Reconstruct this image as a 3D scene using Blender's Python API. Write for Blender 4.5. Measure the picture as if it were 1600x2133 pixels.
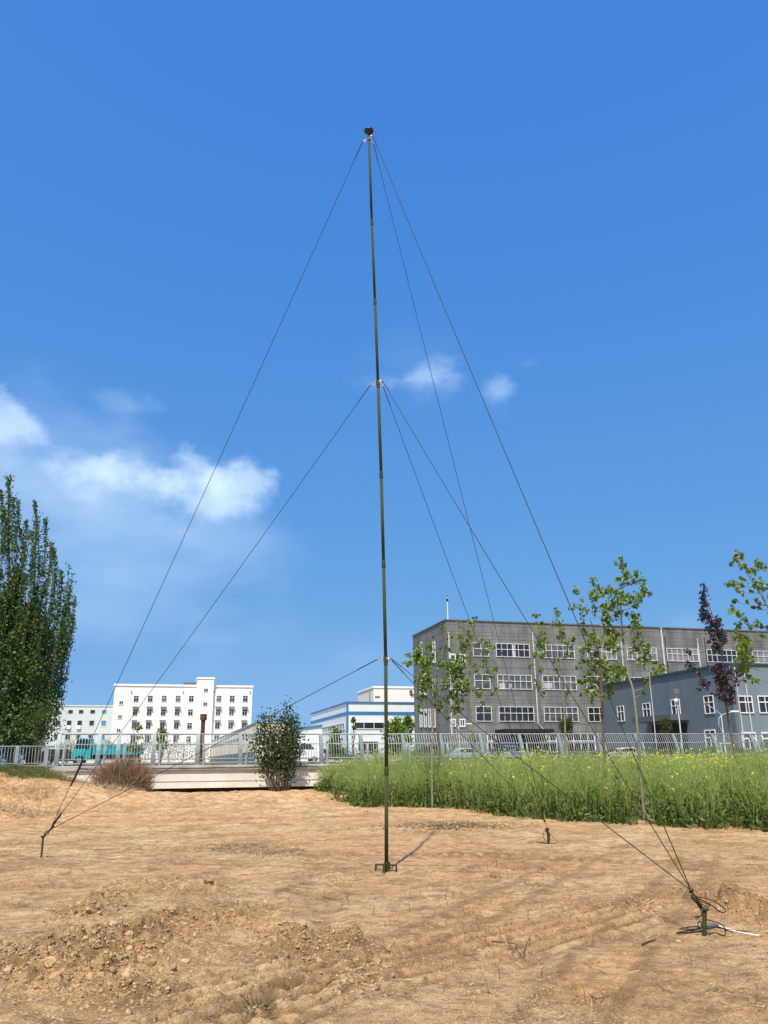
import bpy, bmesh, math, random
import numpy as np
from mathutils import Vector, Matrix
random.seed(7); RNG = np.random.default_rng(11)
for o in list(bpy.data.objects): bpy.data.objects.remove(o)
SC = bpy.context.scene
COL = SC.collection
# ------------------------------------------------------------------ camera
F = 1700.0; CX, CY = 800.0, 1066.5; CH = 1.45
PITCH = math.radians(16.98); ROLL = math.radians(0.51)
_R = Vector((1, 0, 0)); _U = Vector((0, -math.sin(PITCH), math.cos(PITCH))); _Fw = Vector((0, math.cos(PITCH), math.sin(PITCH)))
XC = _R*math.cos(ROLL) - _U*math.sin(ROLL); YC = _R*math.sin(ROLL) + _U*math.cos(ROLL)
EYE = Vector((0, 0, CH))
cam = bpy.data.cameras.new('camera'); camo = bpy.data.objects.new('camera', cam); COL.objects.link(camo)
m = Matrix.Identity(4)
for i in range(3): m[i][0] = XC[i]; m[i][1] = YC[i]; m[i][2] = -_Fw[i]; m[i][3] = EYE[i]
camo.matrix_world = m
cam.sensor_fit = 'HORIZONTAL'; cam.sensor_width = 36; cam.lens = 36*F/1600
cam.clip_start = 0.1; cam.clip_end = 9000
SC.camera = camo
SC.render.resolution_x = 768; SC.render.resolution_y = 1024
# ------------------------------------------------------------------ view
SC.view_settings.view_transform = 'Standard'; SC.view_settings.look = 'None'
SC.view_settings.exposure = 0.25; SC.view_settings.gamma = 1
# ------------------------------------------------------------------ light
SUN_EL = math.radians(57); SUN_AZ = math.radians(190.2)     # clockwise from +Y
sun = bpy.data.lights.new('sun', 'SUN'); sun.energy = 4.3; sun.angle = math.radians(0.53); sun.color = (1.0, 0.945, 0.84)
so = bpy.data.objects.new('sun', sun); COL.objects.link(so)
sd = Vector((math.sin(SUN_AZ)*math.cos(SUN_EL), math.cos(SUN_AZ)*math.cos(SUN_EL), math.sin(SUN_EL)))
so.rotation_euler = sd.to_track_quat('Z', 'Y').to_euler(); so.location = sd*40

def ray(px, py):
    return (_Fw*F + XC*(px-CX) - YC*(py-CY)).normalized()
TH = math.radians(15.0); UU = Vector((math.cos(TH), math.sin(TH), 0)); VV = Vector((-math.sin(TH), math.cos(TH), 0))
def PY(px, py, Y):
    d = ray(px, py); return EYE + d*(Y/d.y)
def PG(px, py, z=0.0):
    d = ray(px, py); return EYE + d*((z-CH)/d.z)
def PV(px, py, v):                  # -> (u, z) on the plane v = const of the street grid
    d = ray(px, py); p = EYE + d*(v/d.dot(VV)); return p.dot(UU), p.z
def PU(px, py, u):                  # -> (v, z) on the plane u = const
    d = ray(px, py); p = EYE + d*(u/d.dot(UU)); return p.dot(VV), p.z
def W(u, v, z): return UU*u + VV*v + Vector((0, 0, z))

# world: sky with clouds
w = bpy.data.worlds.new('World'); SC.world = w; w.use_nodes = True
nt = w.node_tree; N = nt.nodes; L = nt.links; N.clear()
out = N.new('ShaderNodeOutputWorld'); bg = N.new('ShaderNodeBackground'); L.new(bg.outputs[0], out.inputs[0])
sky = N.new('ShaderNodeTexSky'); sky.sky_type = 'NISHITA'; sky.sun_disc = False
sky.sun_elevation = SUN_EL; sky.sun_rotation = SUN_AZ; sky.altitude = 50
nrm = N.new('ShaderNodeVectorMath'); nrm.operation = 'NORMALIZE'
sky.air_density = 1.0; sky.dust_density = 0.6; sky.ozone_density = 3.0
bg.inputs['Strength'].default_value = 0.12
def M(op, a, b=None, c=None, clamp=False):
    n = N.new('ShaderNodeMath'); n.operation = op; n.use_clamp = clamp
    for i, x in enumerate((a, b, c)):
        if x is None: continue
        if isinstance(x, (int, float)): n.inputs[i].default_value = x
        else: L.new(x, n.inputs[i])
    return n.outputs[0]
tc = N.new('ShaderNodeTexCoord'); sx = N.new('ShaderNodeSeparateXYZ'); L.new(tc.outputs['Generated'], sx.inputs[0])
_cb = N.new('ShaderNodeCombineXYZ'); L.new(sx.outputs[0], _cb.inputs[0]); L.new(sx.outputs[1], _cb.inputs[1])
L.new(M('ADD', M('MULTIPLY', M('MAXIMUM', sx.outputs[2], 0.0), .63), .276), _cb.inputs[2]); L.new(_cb.outputs[0], nrm.inputs[0]); L.new(nrm.outputs[0], sky.inputs[0])
az = M('ARCTAN2', sx.outputs[0], sx.outputs[1]); el = M('ARCSINE', sx.outputs[2])
def cnoise(scale, detail, zs=1.0, off=0.0, rough=0.55):
    cm = N.new('ShaderNodeCombineXYZ'); L.new(az, cm.inputs[0]); L.new(M('MULTIPLY', el, zs), cm.inputs[1]); cm.inputs[2].default_value = off
    n = N.new('ShaderNodeTexNoise'); n.inputs['Scale'].default_value = scale; n.inputs['Detail'].default_value = detail
    n.inputs['Roughness'].default_value = rough; L.new(cm.outputs[0], n.inputs['Vector']); return n.outputs['Fac']
n1 = cnoise(15, 9, 1.3, 2.9, 0.60); n2 = cnoise(5, 3, 2.2, 4.1, 0.5)
def blob(px, py, rx, ry, gain, soft, amp=0.9, ns=None):
    d = ray(px, py); a = math.atan2(d.x, d.y); e = math.asin(d.z)
    ax = M('DIVIDE', M('SUBTRACT', az, a), rx/1650.0); ey = M('DIVIDE', M('SUBTRACT', el, e), ry/1650.0)
    bl = M('MINIMUM', M('MAXIMUM', M('MULTIPLY', ey, -1.0), 0.0), 1.0)
    ey = M('MULTIPLY', ey, M('SUBTRACT', 1.0, M('MULTIPLY', bl, .25)))
    dd = M('SQRT', M('ADD', M('MULTIPLY', ax, ax), M('MULTIPLY', ey, ey)))
    dn = M('ADD', dd, M('MULTIPLY', M('SUBTRACT', ns or n1, 0.5), -amp*2.0))
    t = M('DIVIDE', M('SUBTRACT', 1.0, dn), M('MULTIPLY', M('ADD', 1.0, M('MULTIPLY', bl, 1.3)), soft), clamp=True)
    t = M('MULTIPLY', M('MULTIPLY', t, t), M('SUBTRACT', 3.0, M('MULTIPLY', t, 2.0)))
    return M('MULTIPLY', t, gain)
hard = [blob(175, 980, 108, 66, .50, .8, .95), blob(250, 985, 108, 66, .46, .8, .95), blob(320, 1005, 90, 60, .40, .8, .95), blob(400, 1000, 105, 68, .46, .8, 1.2), blob(485, 1012, 85, 68, .52, .7, .95), blob(430, 1040, 100, 60, .36, .8, .95), blob(0, 895, 95, 75, .54, .75, 1.1),
        blob(888, 788, 90, 54, .34, .95, 1.3), blob(1040, 820, 50, 42, .27, 1.0, 1.2), blob(790, 800, 90, 26, .12, 1.0, 1.2)]
soft = [blob(200, 1070, 470, 190, .62, 1.3, .8, n2), blob(10, 980, 340, 230, .58, 1.2, .8, n2), blob(150, 1180, 420, 150, .3, 1.3, .8, n2), blob(470, 1130, 220, 140, .40, 1.1, .9, n2),
        blob(270, 850, 80, 34, .26, 1.0, 1.2), blob(1100, 758, 40, 20, .14, 1.0, 1.0), blob(1425, 1300, 70, 40, .2, 1.0, .9), blob(445, 1335, 80, 30, .16, 1.0, 1.2),
        blob(180, 1290, 460, 190, .36, 1.3, .9, n2), blob(760, 1370, 120, 60, .12, 1.1, .9), blob(870, 740, 180, 90, .10, 1.2, .9, n2), blob(700, 1480, 1100, 220, .15, 1.5, .5, n2)]
def over(lst):
    inv = None
    for b in lst:
        q = M('SUBTRACT', 1.0, b); inv = q if inv is None else M('MULTIPLY', inv, q)
    return M('SUBTRACT', 1.0, inv)
hs = N.new('ShaderNodeHueSaturation'); hs.inputs['Saturation'].default_value = 1.28; hs.inputs['Value'].default_value = 1.0; hs.inputs['Hue'].default_value = 0.5
L.new(sky.outputs[0], hs.inputs['Color'])
srgb = N.new('ShaderNodeSeparateColor'); L.new(hs.outputs[0], srgb.inputs[0]); crgb = N.new('ShaderNodeCombineColor'); K = .1427
for i, (a_, p_) in enumerate(((3.46, 1.25), (1.28, .85), (.875, .215))):
    L.new(M('MULTIPLY', M('POWER', M('MULTIPLY', srgb.outputs[i], K), p_), a_/K), crgb.inputs[i])
mx = N.new('ShaderNodeMix'); mx.data_type = 'RGBA'; L.new(over(soft), mx.inputs[0]); L.new(crgb.outputs[0], mx.inputs[6]); mx.inputs[7].default_value = (3.3, 4.9, 7.0, 1)
mx2 = N.new('ShaderNodeMix'); mx2.data_type = 'RGBA'; L.new(over(hard), mx2.inputs[0]); L.new(mx.outputs[2], mx2.inputs[6]); mx2.inputs[7].default_value = (5.9, 7.4, 9.0, 1)
L.new(mx2.outputs[2], bg.inputs['Color'])

# ------------------------------------------------------------------ helpers
def tag(o, label=None, cat=None, group=None, kind=None):
    if label: o['label'] = label
    if cat: o['category'] = cat
    if group: o['group'] = group
    if kind: o['kind'] = kind
    return o
def empty(name, loc, rz=0.0, **k):
    o = bpy.data.objects.new(name, None); COL.objects.link(o); o.location = loc; o.rotation_euler = (0, 0, rz)
    o.empty_display_size = .2
    return tag(o, **k)
class MB:
    def __init__(s): s.v = []; s.f = []; s.mi = []
    def quad(s, a, b, c, d, mi=0):
        n = len(s.v); s.v += [tuple(a), tuple(b), tuple(c), tuple(d)]; s.f.append((n, n+1, n+2, n+3)); s.mi.append(mi)
    def box(s, x0, x1, y0, y1, z0, z1, mi=0):
        n = len(s.v)
        s.v += [(x0,y0,z0),(x1,y0,z0),(x1,y1,z0),(x0,y1,z0),(x0,y0,z1),(x1,y0,z1),(x1,y1,z1),(x0,y1,z1)]
        for f in ((0,3,2,1),(4,5,6,7),(0,1,5,4),(1,2,6,5),(2,3,7,6),(3,0,4,7)): s.f.append(tuple(n+i for i in f)); s.mi.append(mi)
        return s
    def prism(s, prof, y0, y1, mi=0):            # prof: list of (x, z), extruded along y
        n = len(s.v); k = len(prof)
        s.v += [(x, y0, z) for x, z in prof] + [(x, y1, z) for x, z in prof]
        s.f.append(tuple(range(n, n+k))); s.mi.append(mi); s.f.append(tuple(range(n+2*k-1, n+k-1, -1))); s.mi.append(mi)
        for i in range(k):
            j = (i+1) % k; s.f.append((n+j, n+i, n+k+i, n+k+j)); s.mi.append(mi)
        return s
    def tube(s, pts, rad, seg=6, mi=0, cap=True):
        pts = [Vector(p) for p in pts]
        if isinstance(rad, (int, float)): rad = [rad]*len(pts)
        n0 = len(s.v); up = Vector((0.13, 0.31, 0.94)); prev = None
        for i, p in enumerate(pts):
            t = (pts[min(i+1, len(pts)-1)] - pts[max(i-1, 0)])
            t = t.normalized() if t.length > 1e-9 else Vector((0, 0, 1))
            if prev is None:
                a = t.cross(up)
                if a.length < 1e-3: a = t.cross(Vector((1, 0, 0)))
            else: a = prev - t*prev.dot(t)
            a.normalize(); prev = a; b = t.cross(a)
            for k in range(seg):
                an = 2*math.pi*k/seg; s.v.append(tuple(p + (a*math.cos(an) + b*math.sin(an))*rad[i]))
        for i in range(len(pts)-1):
            for k in range(seg):
                k2 = (k+1) % seg; A = n0+i*seg
                s.f.append((A+k, A+k2, A+seg+k2, A+seg+k)); s.mi.append(mi)
        if cap:
            s.f.append(tuple(n0+k for k in range(seg-1, -1, -1))); s.mi.append(mi)
            e = n0+(len(pts)-1)*seg; s.f.append(tuple(e+k for k in range(seg))); s.mi.append(mi)
        return s
    def lathe(s, prof, c=(0, 0, 0), seg=20, mi=0):   # (r, z) around z
        n0 = len(s.v)
        for r, z in prof:
            for k in range(seg):
                a = 2*math.pi*k/seg; s.v.append((c[0]+r*math.cos(a), c[1]+r*math.sin(a), c[2]+z))
        for i in range(len(prof)-1):
            for k in range(seg):
                k2 = (k+1) % seg; A = n0+i*seg; s.f.append((A+k, A+k2, A+seg+k2, A+seg+k)); s.mi.append(mi)
        s.f.append(tuple(n0+k for k in range(seg-1, -1, -1))); s.mi.append(mi)
        e = n0+(len(prof)-1)*seg; s.f.append(tuple(e+k for k in range(seg))); s.mi.append(mi)
        return s
    def build(s, name, mat, parent=None, smooth=False, bevel=0.0, org=None, **k):
        me = bpy.data.meshes.new(name)
        vs = s.v
        if org is not None: vs = [(x-org[0], y-org[1], z-org[2]) for x, y, z in vs]
        me.from_pydata(vs, [], s.f); me.update()
        mats = mat if isinstance(mat, (list, tuple)) else [mat]
        for q in mats: me.materials.append(q)
        if len(mats) > 1: me.polygons.foreach_set('material_index', s.mi)
        if smooth: me.polygons.foreach_set('use_smooth', [True]*len(me.polygons))
        o = bpy.data.objects.new(name, me); COL.objects.link(o)
        if parent is not None: o.parent = parent
        elif org is not None: o.location = org
        if bevel > 0:
            b = o.modifiers.new('bevel', 'BEVEL'); b.width = bevel; b.segments = 2; b.limit_method = 'ANGLE'
        return tag(o, **k)
def npmesh(name, verts, faces, mats, parent=None, mi=None, smooth=False, rnd=None):
    me = bpy.data.meshes.new(name); nv = len(verts); nf, k = faces.shape
    me.vertices.add(nv); me.vertices.foreach_set('co', np.ascontiguousarray(verts, dtype=np.float32).ravel())
    me.loops.add(nf*k); me.loops.foreach_set('vertex_index', faces.astype(np.int32).ravel())
    me.polygons.add(nf); me.polygons.foreach_set('loop_start', (np.arange(nf)*k).astype(np.int32))
    if mi is not None: me.polygons.foreach_set('material_index', mi.astype(np.int32))
    me.update(calc_edges=True)
    if smooth: me.polygons.foreach_set('use_smooth', np.ones(nf, dtype=bool))
    if rnd is not None:
        at = me.attributes.new('rnd', 'FLOAT', 'FACE'); at.data.foreach_set('value', rnd.astype(np.float32))
    for q in (mats if isinstance(mats, (list, tuple)) else [mats]): me.materials.append(q)
    o = bpy.data.objects.new(name, me); COL.objects.link(o)
    if parent is not None: o.parent = parent
    return o

# ------------------------------------------------------------------ materials
def mat(name, col, rough=0.6, metal=0.0, var=0.0, scale=5.0, spec=0.3, bump=0.0, bscale=30.0, col2=None, rnd=False, trans=0.0, detail=4):
    mt = bpy.data.materials.new(name); mt.use_nodes = True; t = mt.node_tree; b = t.nodes['Principled BSDF']
    b.inputs['Roughness'].default_value = rough; b.inputs['Metallic'].default_value = metal
    b.inputs['Specular IOR Level'].default_value = spec
    b.inputs['Base Color'].default_value = (*col, 1)
    src = None
    if col2 is not None or var > 0 or rnd:
        if col2 is None: c1 = tuple(x*(1-var) for x in col); c2 = tuple(min(1, x*(1+var)) for x in col)
        else: c1, c2 = col, col2
        if rnd: a = t.nodes.new('ShaderNodeAttribute'); a.attribute_name = 'rnd'; fac = a.outputs['Fac']
        else:
            tcn = t.nodes.new('ShaderNodeTexCoord'); nz = t.nodes.new('ShaderNodeTexNoise'); nz.inputs['Scale'].default_value = scale; nz.inputs['Detail'].default_value = detail
            t.links.new(tcn.outputs['Object'], nz.inputs['Vector'])
            rp = t.nodes.new('ShaderNodeMapRange'); rp.inputs[1].default_value = .3; rp.inputs[2].default_value = .7
            t.links.new(nz.outputs['Fac'], rp.inputs[0]); fac = rp.outputs[0]
        mxn = t.nodes.new('ShaderNodeMix'); mxn.data_type = 'RGBA'; t.links.new(fac, mxn.inputs[0])
        mxn.inputs[6].default_value = (*c1, 1); mxn.inputs[7].default_value = (*c2, 1)
        t.links.new(mxn.outputs[2], b.inputs['Base Color']); src = mxn.outputs[2]
    if bump > 0:
        tcn = t.nodes.new('ShaderNodeTexCoord'); nz = t.nodes.new('ShaderNodeTexNoise'); nz.inputs['Scale'].default_value = bscale; nz.inputs['Detail'].default_value = 6
        t.links.new(tcn.outputs['Object'], nz.inputs['Vector'])
        bp = t.nodes.new('ShaderNodeBump'); bp.inputs['Strength'].default_value = bump; bp.inputs['Distance'].default_value = .02
        t.links.new(nz.outputs['Fac'], bp.inputs['Height']); t.links.new(bp.outputs[0], b.inputs['Normal'])
    if trans > 0:
        tr = t.nodes.new('ShaderNodeBsdfTranslucent'); ms = t.nodes.new('ShaderNodeMixShader'); ms.inputs[0].default_value = trans
        if src is not None: t.links.new(src, tr.inputs[0])
        else: tr.inputs[0].default_value = (*col, 1)
        t.links.new(b.outputs[0], ms.inputs[1]); t.links.new(tr.outputs[0], ms.inputs[2])
        t.links.new(ms.outputs[0], t.nodes['Material Output'].inputs['Surface'])
    return mt
def panelmat(name, col, mortar, bw, bh, ms, rough=.6, var=.06, axis='uz', offset=0.0, stain=0.25):
    """sheet cladding or tiles: brick texture over (x or y, z) of the object, with weathering"""
    mt = bpy.data.materials.new(name); mt.use_nodes = True; t = mt.node_tree; b = t.nodes['Principled BSDF']; b.inputs['Roughness'].default_value = rough
    b.inputs['Specular IOR Level'].default_value = .25
    tcn = t.nodes.new('ShaderNodeTexCoord'); sp = t.nodes.new('ShaderNodeSeparateXYZ'); t.links.new(tcn.outputs['Object'], sp.inputs[0])
    ad = t.nodes.new('ShaderNodeMath'); ad.operation = 'ADD'; t.links.new(sp.outputs[0], ad.inputs[0]); t.links.new(sp.outputs[1], ad.inputs[1])
    cb = t.nodes.new('ShaderNodeCombineXYZ'); t.links.new(ad.outputs[0], cb.inputs[0]); t.links.new(sp.outputs[2], cb.inputs[1])
    br = t.nodes.new('ShaderNodeTexBrick'); br.offset = offset; br.inputs['Scale'].default_value = 1.0
    br.inputs['Brick Width'].default_value = bw; br.inputs['Row Height'].default_value = bh; br.inputs['Mortar Size'].default_value = ms
    br.inputs['Mortar Smooth'].default_value = .2; br.inputs['Bias'].default_value = 0
    br.inputs['Color1'].default_value = (*[x*(1-var) for x in col], 1); br.inputs['Color2'].default_value = (*[x*(1+var) for x in col], 1); br.inputs['Mortar'].default_value = (*mortar, 1)
    t.links.new(cb.outputs[0], br.inputs['Vector'])
    mp = t.nodes.new('ShaderNodeMapping'); mp.inputs['Scale'].default_value = (.5, .5, .12); t.links.new(tcn.outputs['Object'], mp.inputs[0])
    nz = t.nodes.new('ShaderNodeTexNoise'); nz.inputs['Scale'].default_value = 1.0; nz.inputs['Detail'].default_value = 7; nz.inputs['Roughness'].default_value = .65; t.links.new(mp.outputs[0], nz.inputs['Vector'])
    rp = t.nodes.new('ShaderNodeMapRange'); rp.inputs[1].default_value = .3; rp.inputs[2].default_value = .7; rp.inputs[3].default_value = 1-stain; rp.inputs[4].default_value = 1+stain*.6
    t.links.new(nz.outputs['Fac'], rp.inputs[0])
    mu = t.nodes.new('ShaderNodeMix'); mu.data_type = 'RGBA'; mu.blend_type = 'MULTIPLY'; mu.inputs[0].default_value = 1
    t.links.new(br.outputs['Color'], mu.inputs[6]); t.links.new(rp.outputs[0], mu.inputs[7]); t.links.new(mu.outputs[2], b.inputs['Base Color'])
    return mt
M_OLIVE = mat('olive paint', (.046, .060, .022), .8, 0, .2, 3, spec=.2)
M_ROPE = mat('rope', (.035, .030, .014), .8, 0, .3, 40)
M_SLEEVE = mat('black sleeve', (.022, .018, .014), .7, 0, .2, 30)
M_STEEL = mat('galvanised steel', (.75, .76, .78), .25, .9)
M_BLACK = mat('black plastic', (.012, .012, .014), .45, spec=.5)
M_STAKE = mat('stake paint', (.045, .05, .018), .5, .0, .35, 25, bump=.3, bscale=80)
M_STRAP = mat('white webbing', (.75, .73, .62), .8, 0, .1, 60)
M_RAIL = mat('grey green railing paint', (.20, .26, .26), .45, .1, .12, 3)
M_RAILW = mat('pale railing paint', (.30, .345, .345), .45, .1, .1, 3)
M_GLASS = mat('dark window glass', (.022, .028, .034), .12, 0, .35, .35, spec=.6)
M_GLASS2 = mat('curtained glass', (.20, .21, .22), .3, 0, .35, .6, spec=.5)
M_GLASS3 = mat('half curtained glass', (.02, .028, .034), .15, 0, 0, .9, spec=.6, col2=(.16, .17, .18))
M_PIPE = mat('weathered white pipe', (.56, .58, .57), .5, 0, .15, 1)
M_CURT = mat('curtain cloth', (.42, .43, .43), .8, 0, .2, 3)
M_GLASSB = mat('blue glass', (.07, .25, .42), .15, spec=.6)
M_WFRAME = mat('white window frame', (.80, .82, .83), .45)
M_WHITE = mat('white render wall', (.88, .88, .86), .85, 0, .03, .25)
M_GREY = panelmat('grey tile cladding', (.195, .208, .200), (.125, .13, .12), 1.2, .85, .04, .7, .09, stain=.5)
M_GREYD = mat('grey cap', (.15, .16, .16), .6, 0, .15, 1)
M_SHED = panelmat('blue grey ribbed cladding', (.14, .188, .216), (.10, .142, .168), .32, 40, .045, .4, .03, stain=.14)
M_SHEDL = panelmat('lit blue grey plain cladding', (.19, .245, .27), (.155, .205, .23), 1.0, 40, .02, .45, .02, stain=.1)  # front wall: its brighter, lit look is put into a lighter base colour
M_PALE = panelmat('pale green siding', (.60, .68, .66), (.50, .58, .57), 60, .55, .035, .6, .02, stain=.05)
M_WB = panelmat('white cyan cladding', (.74, .84, .86), (.66, .76, .80), 1.0, 40, .02, .5, .02, stain=.06)
M_BLUE = mat('blue trim', (.045, .20, .40), .5, 0, .15, .5)
M_BLUEP = mat('faded blue trim', (.22, .40, .52), .5, 0, .15, .5)
M_TAN = mat('rust stained tan cladding', (.80, .62, .38), .7, 0, 0, .35, col2=(.88, .84, .72))
M_RUST = mat('rusty chimney', (.11, .055, .025), .8, 0, .5, 2)
M_DARK = mat('near black', (.02, .02, .022), .7)  # plain near-black base colour for roof, canopy, doors, joints and chassis
M_CONC = mat('bridge concrete', (.68, .66, .56), .9, 0, 0, .9, col2=(.88, .88, .80), bump=.5, bscale=8, detail=8)
M_CONCT = mat('bridge coping', (.42, .42, .38), .9, 0, .25, 1.5, bump=.4, bscale=12)
M_BARK = mat('brown bark', (.14, .11, .075), .9, 0, .35, 9, bump=.8, bscale=40)
M_BARKP = mat('pale green bark', (.22, .225, .145), .8, 0, .25, 14, bump=.4, bscale=60)
M_BARKD = mat('dark bark', (.07, .065, .045), .9, 0, .35, 9, bump=.8, bscale=40)
M_LEAFP = mat('poplar leaf', (.06, .14, .018), .45, spec=.4, col2=(.26, .38, .05), rnd=True, trans=.30)
M_LEAFY = mat('young poplar leaf', (.08, .17, .014), .45, spec=.4, col2=(.27, .38, .04), rnd=True, trans=.34)
M_LEAFD = mat('dark poplar leaf', (.034, .082, .014), .5, spec=.35, col2=(.12, .21, .03), rnd=True, trans=.22)
M_LEAFR = mat('purple leaf', (.026, .015, .024), .45, spec=.4, col2=(.085, .045, .055), rnd=True, trans=.2)
M_LEAFE = mat('evergreen leaf', (.022, .05, .008), .5, spec=.3, col2=(.09, .12, .02), rnd=True, trans=.15)
M_LEAFB = mat('bush leaf', (.022, .05, .012), .5, spec=.3, col2=(.09, .14, .035), rnd=True, trans=.2)
M_DEAD = mat('dead twigs', (.13, .08, .045), .9, col2=(.40, .28, .17), rnd=True)
M_CSTEM = mat('rape stem', (.14, .235, .042), .6, col2=(.38, .49, .14), rnd=True, trans=.25)
M_CLEAF = mat('rape leaf', (.035, .085, .016), .5, col2=(.15, .22, .045), rnd=True, trans=.25)
M_CFLOW = mat('rape flower', (.80, .76, .02), .6, col2=(.88, .90, .16), rnd=True, trans=.2)
M_GRASS = mat('grass blade', (.06, .10, .02), .6, col2=(.17, .20, .06), rnd=True, trans=.2)
M_STRAW = mat('dry straw', (.17, .11, .05), .85, col2=(.62, .50, .30), rnd=True)
M_CLOD = mat('soil clod', (.30, .195, .095), .95, col2=(.52, .37, .20), rnd=True, bump=.6, bscale=60)

# ------------------------------------------------------------------ noise
_P = RNG.permutation(512)
_G = RNG.uniform(0, 2*np.pi, 512); _GX = np.cos(_G); _GY = np.sin(_G)
def perlin(x, y):
    xi = np.floor(x).astype(np.int64); yi = np.floor(y).astype(np.int64); xf = x-xi; yf = y-yi
    def g(ix, iy, fx, fy):
        h = _P[(_P[ix & 511] + iy) & 511]; return _GX[h]*fx + _GY[h]*fy
    u = xf*xf*xf*(xf*(xf*6-15)+10); v = yf*yf*yf*(yf*(yf*6-15)+10)
    a = g(xi, yi, xf, yf); b = g(xi+1, yi, xf-1, yf); c = g(xi, yi+1, xf, yf-1); d = g(xi+1, yi+1, xf-1, yf-1)
    return (a*(1-u)+b*u)*(1-v) + (c*(1-u)+d*u)*v
def fbm(x, y, o=4, g=.5):
    s = 0; a = 1.0
    for i in range(o): s = s + a*perlin(x+17.3*i, y-9.1*i); x = x*2.03; y = y*2.03; a *= g
    return s
def ss(a, b, x): t = np.clip((x-a)/(b-a), 0, 1); return t*t*(3-2*t)

# ------------------------------------------------------------------ terrain
ROAD_Z = 1.30; VB = 36.7
def gpt(px, py): p = PG(px, py); return (p.x, p.y)
def gell(px, py, rx, ry):           # a patch of ground given by where it lies in the photo, as a real ground ellipse
    c = PG(px, py); a = PG(px+rx, py); b0 = PG(px, py-ry); b1 = PG(px, py+ry)
    return (c.x, (b0.y+b1.y)/2, a.x-c.x, (b0.y-b1.y)/2)
ROUGH = [gell(180, 2000, 230, 60), gell(330, 1950, 110, 50), gell(190, 1900, 60, 28), gell(470, 1920, 130, 34), gell(660, 1978, 120, 26), gell(750, 2040, 60, 34),
         gell(430, 1865, 90, 16), gell(330, 1850, 120, 22), gell(260, 2070, 120, 28), gell(1330, 1895, 110, 22), gell(1545, 1895, 80, 38), gell(600, 1955, 60, 20), gell(90, 2020, 120, 40)]
RW = [1.0, .8, .9, .55, 1.0, .8, .6, .45, .7, .35, 1.0, .6, .7]
def rough_mask(x, y):
    m = np.zeros_like(x)
    for (cx, cy, rx, ry), wt in zip(ROUGH, RW):
        d = ((x-cx)/rx)**2 + ((y-cy)/ry)**2
        m = np.maximum(m, wt*np.exp(-d*1.1))
    return m
T0 = gpt(470, 2072); T1 = gpt(740, 2008); tdx, tdy = T1[0]-T0[0], T1[1]-T0[1]; tl = math.hypot(tdx, tdy); tdx /= tl; tdy /= tl
TC = gpt(600, 2052)
def macro(x, y):
    u = x*UU.x + y*UU.y; v = x*VV.x + y*VV.y
    wE = 1-ss(-4.7, -1.0, u + .12*(v-34)); dF = ss(-2.2, .4, u)
    n = fbm(x*.35, y*.35, 3)
    zE = 1.26*ss(26.5, 36.0, v) + .16*n*ss(25, 27, v) - .05*ss(24.5, 25.5, v)*(1-ss(25.5, 26.5, v))
    mound = .43*np.exp(-((v-31.8)/2.0)**2)*(1-.55*ss(9, 13, u)) + .08*n*np.exp(-((v-31.8)/2.5)**2)
    mound = mound + .22*ss(31, 34, v)*(1-dF) - 1.15*ss(33.2, 35.6, v)*dF + 2.1*ss(43.5, 47, v)*dF
    z = wE*zE + (1-wE)*mound
    z = z + .07*fbm(x*.16+3, y*.16, 3) * (1-ss(34, 36.5, v))
    near = 1-ss(22, 30, v)
    z = z - .07*fbm(x*.16+3, y*.16, 3)*near*np.exp(-(x*x+(y-12)**2)/60)
    return np.where(v > VB, np.minimum(z, 1.2), z), u, v
def lug(x, y):
    """crawler marks: height of the pressed bars and where loose darker soil fills the grooves"""
    a = (x-TC[0])*tdx + (y-TC[1])*tdy; b = -(x-TC[0])*tdy + (y-TC[1])*tdx
    mk = np.exp(-(a/.95)**4 - (b/.66)**4); mk2 = np.exp(-((a-2.8)/1.4)**4 - ((b+.2)/.6)**4)*.8
    per = b/.20 + (.12*perlin(x*1.7, y*1.7)); wv = np.clip(np.sin(2*np.pi*per)*2.2, -1, 1); br_ = ss(-.25, .1, perlin(x*3+5, y*3))
    h = (mk+mk2)*(.034*wv + .006*fbm(x*12, y*12, 2)); gr = (mk+mk2)*np.clip(-wv, 0, 1)*(.6+.4*br_)*1.6 - .3*(mk+mk2)*np.clip(wv, 0, 1)
    for (x0_, y0_, dx_, dy_, L_, w_) in TRK:
        a = (x-x0_)*dx_ + (y-y0_)*dy_; b = -(x-x0_)*dy_ + (y-y0_)*dx_ + .5*np.sin(a*.18)
        mm = np.exp(-(b/w_)**6)*ss(-L_, -L_+1.5, a)*(1-ss(L_-1.5, L_, a))*(.15+.85*ss(-.1, .3, perlin(x*.55+7, y*.55)))
        wv = np.clip(np.sin(2*np.pi*(a/.19))*1.4, -1, 1); h = h - .012*mm + .016*mm*wv; gr = gr + .7*mm*np.clip(-wv, 0, 1)
        ed = np.exp(-((np.abs(b)-w_*1.1)/.06)**2)*ss(-L_, -L_+1.5, a)*(1-ss(L_-1.5, L_, a)); h = h + .014*ed*(.5+fbm(x*6, y*6, 2)); gr = gr + .45*ed
    return h, gr
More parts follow.
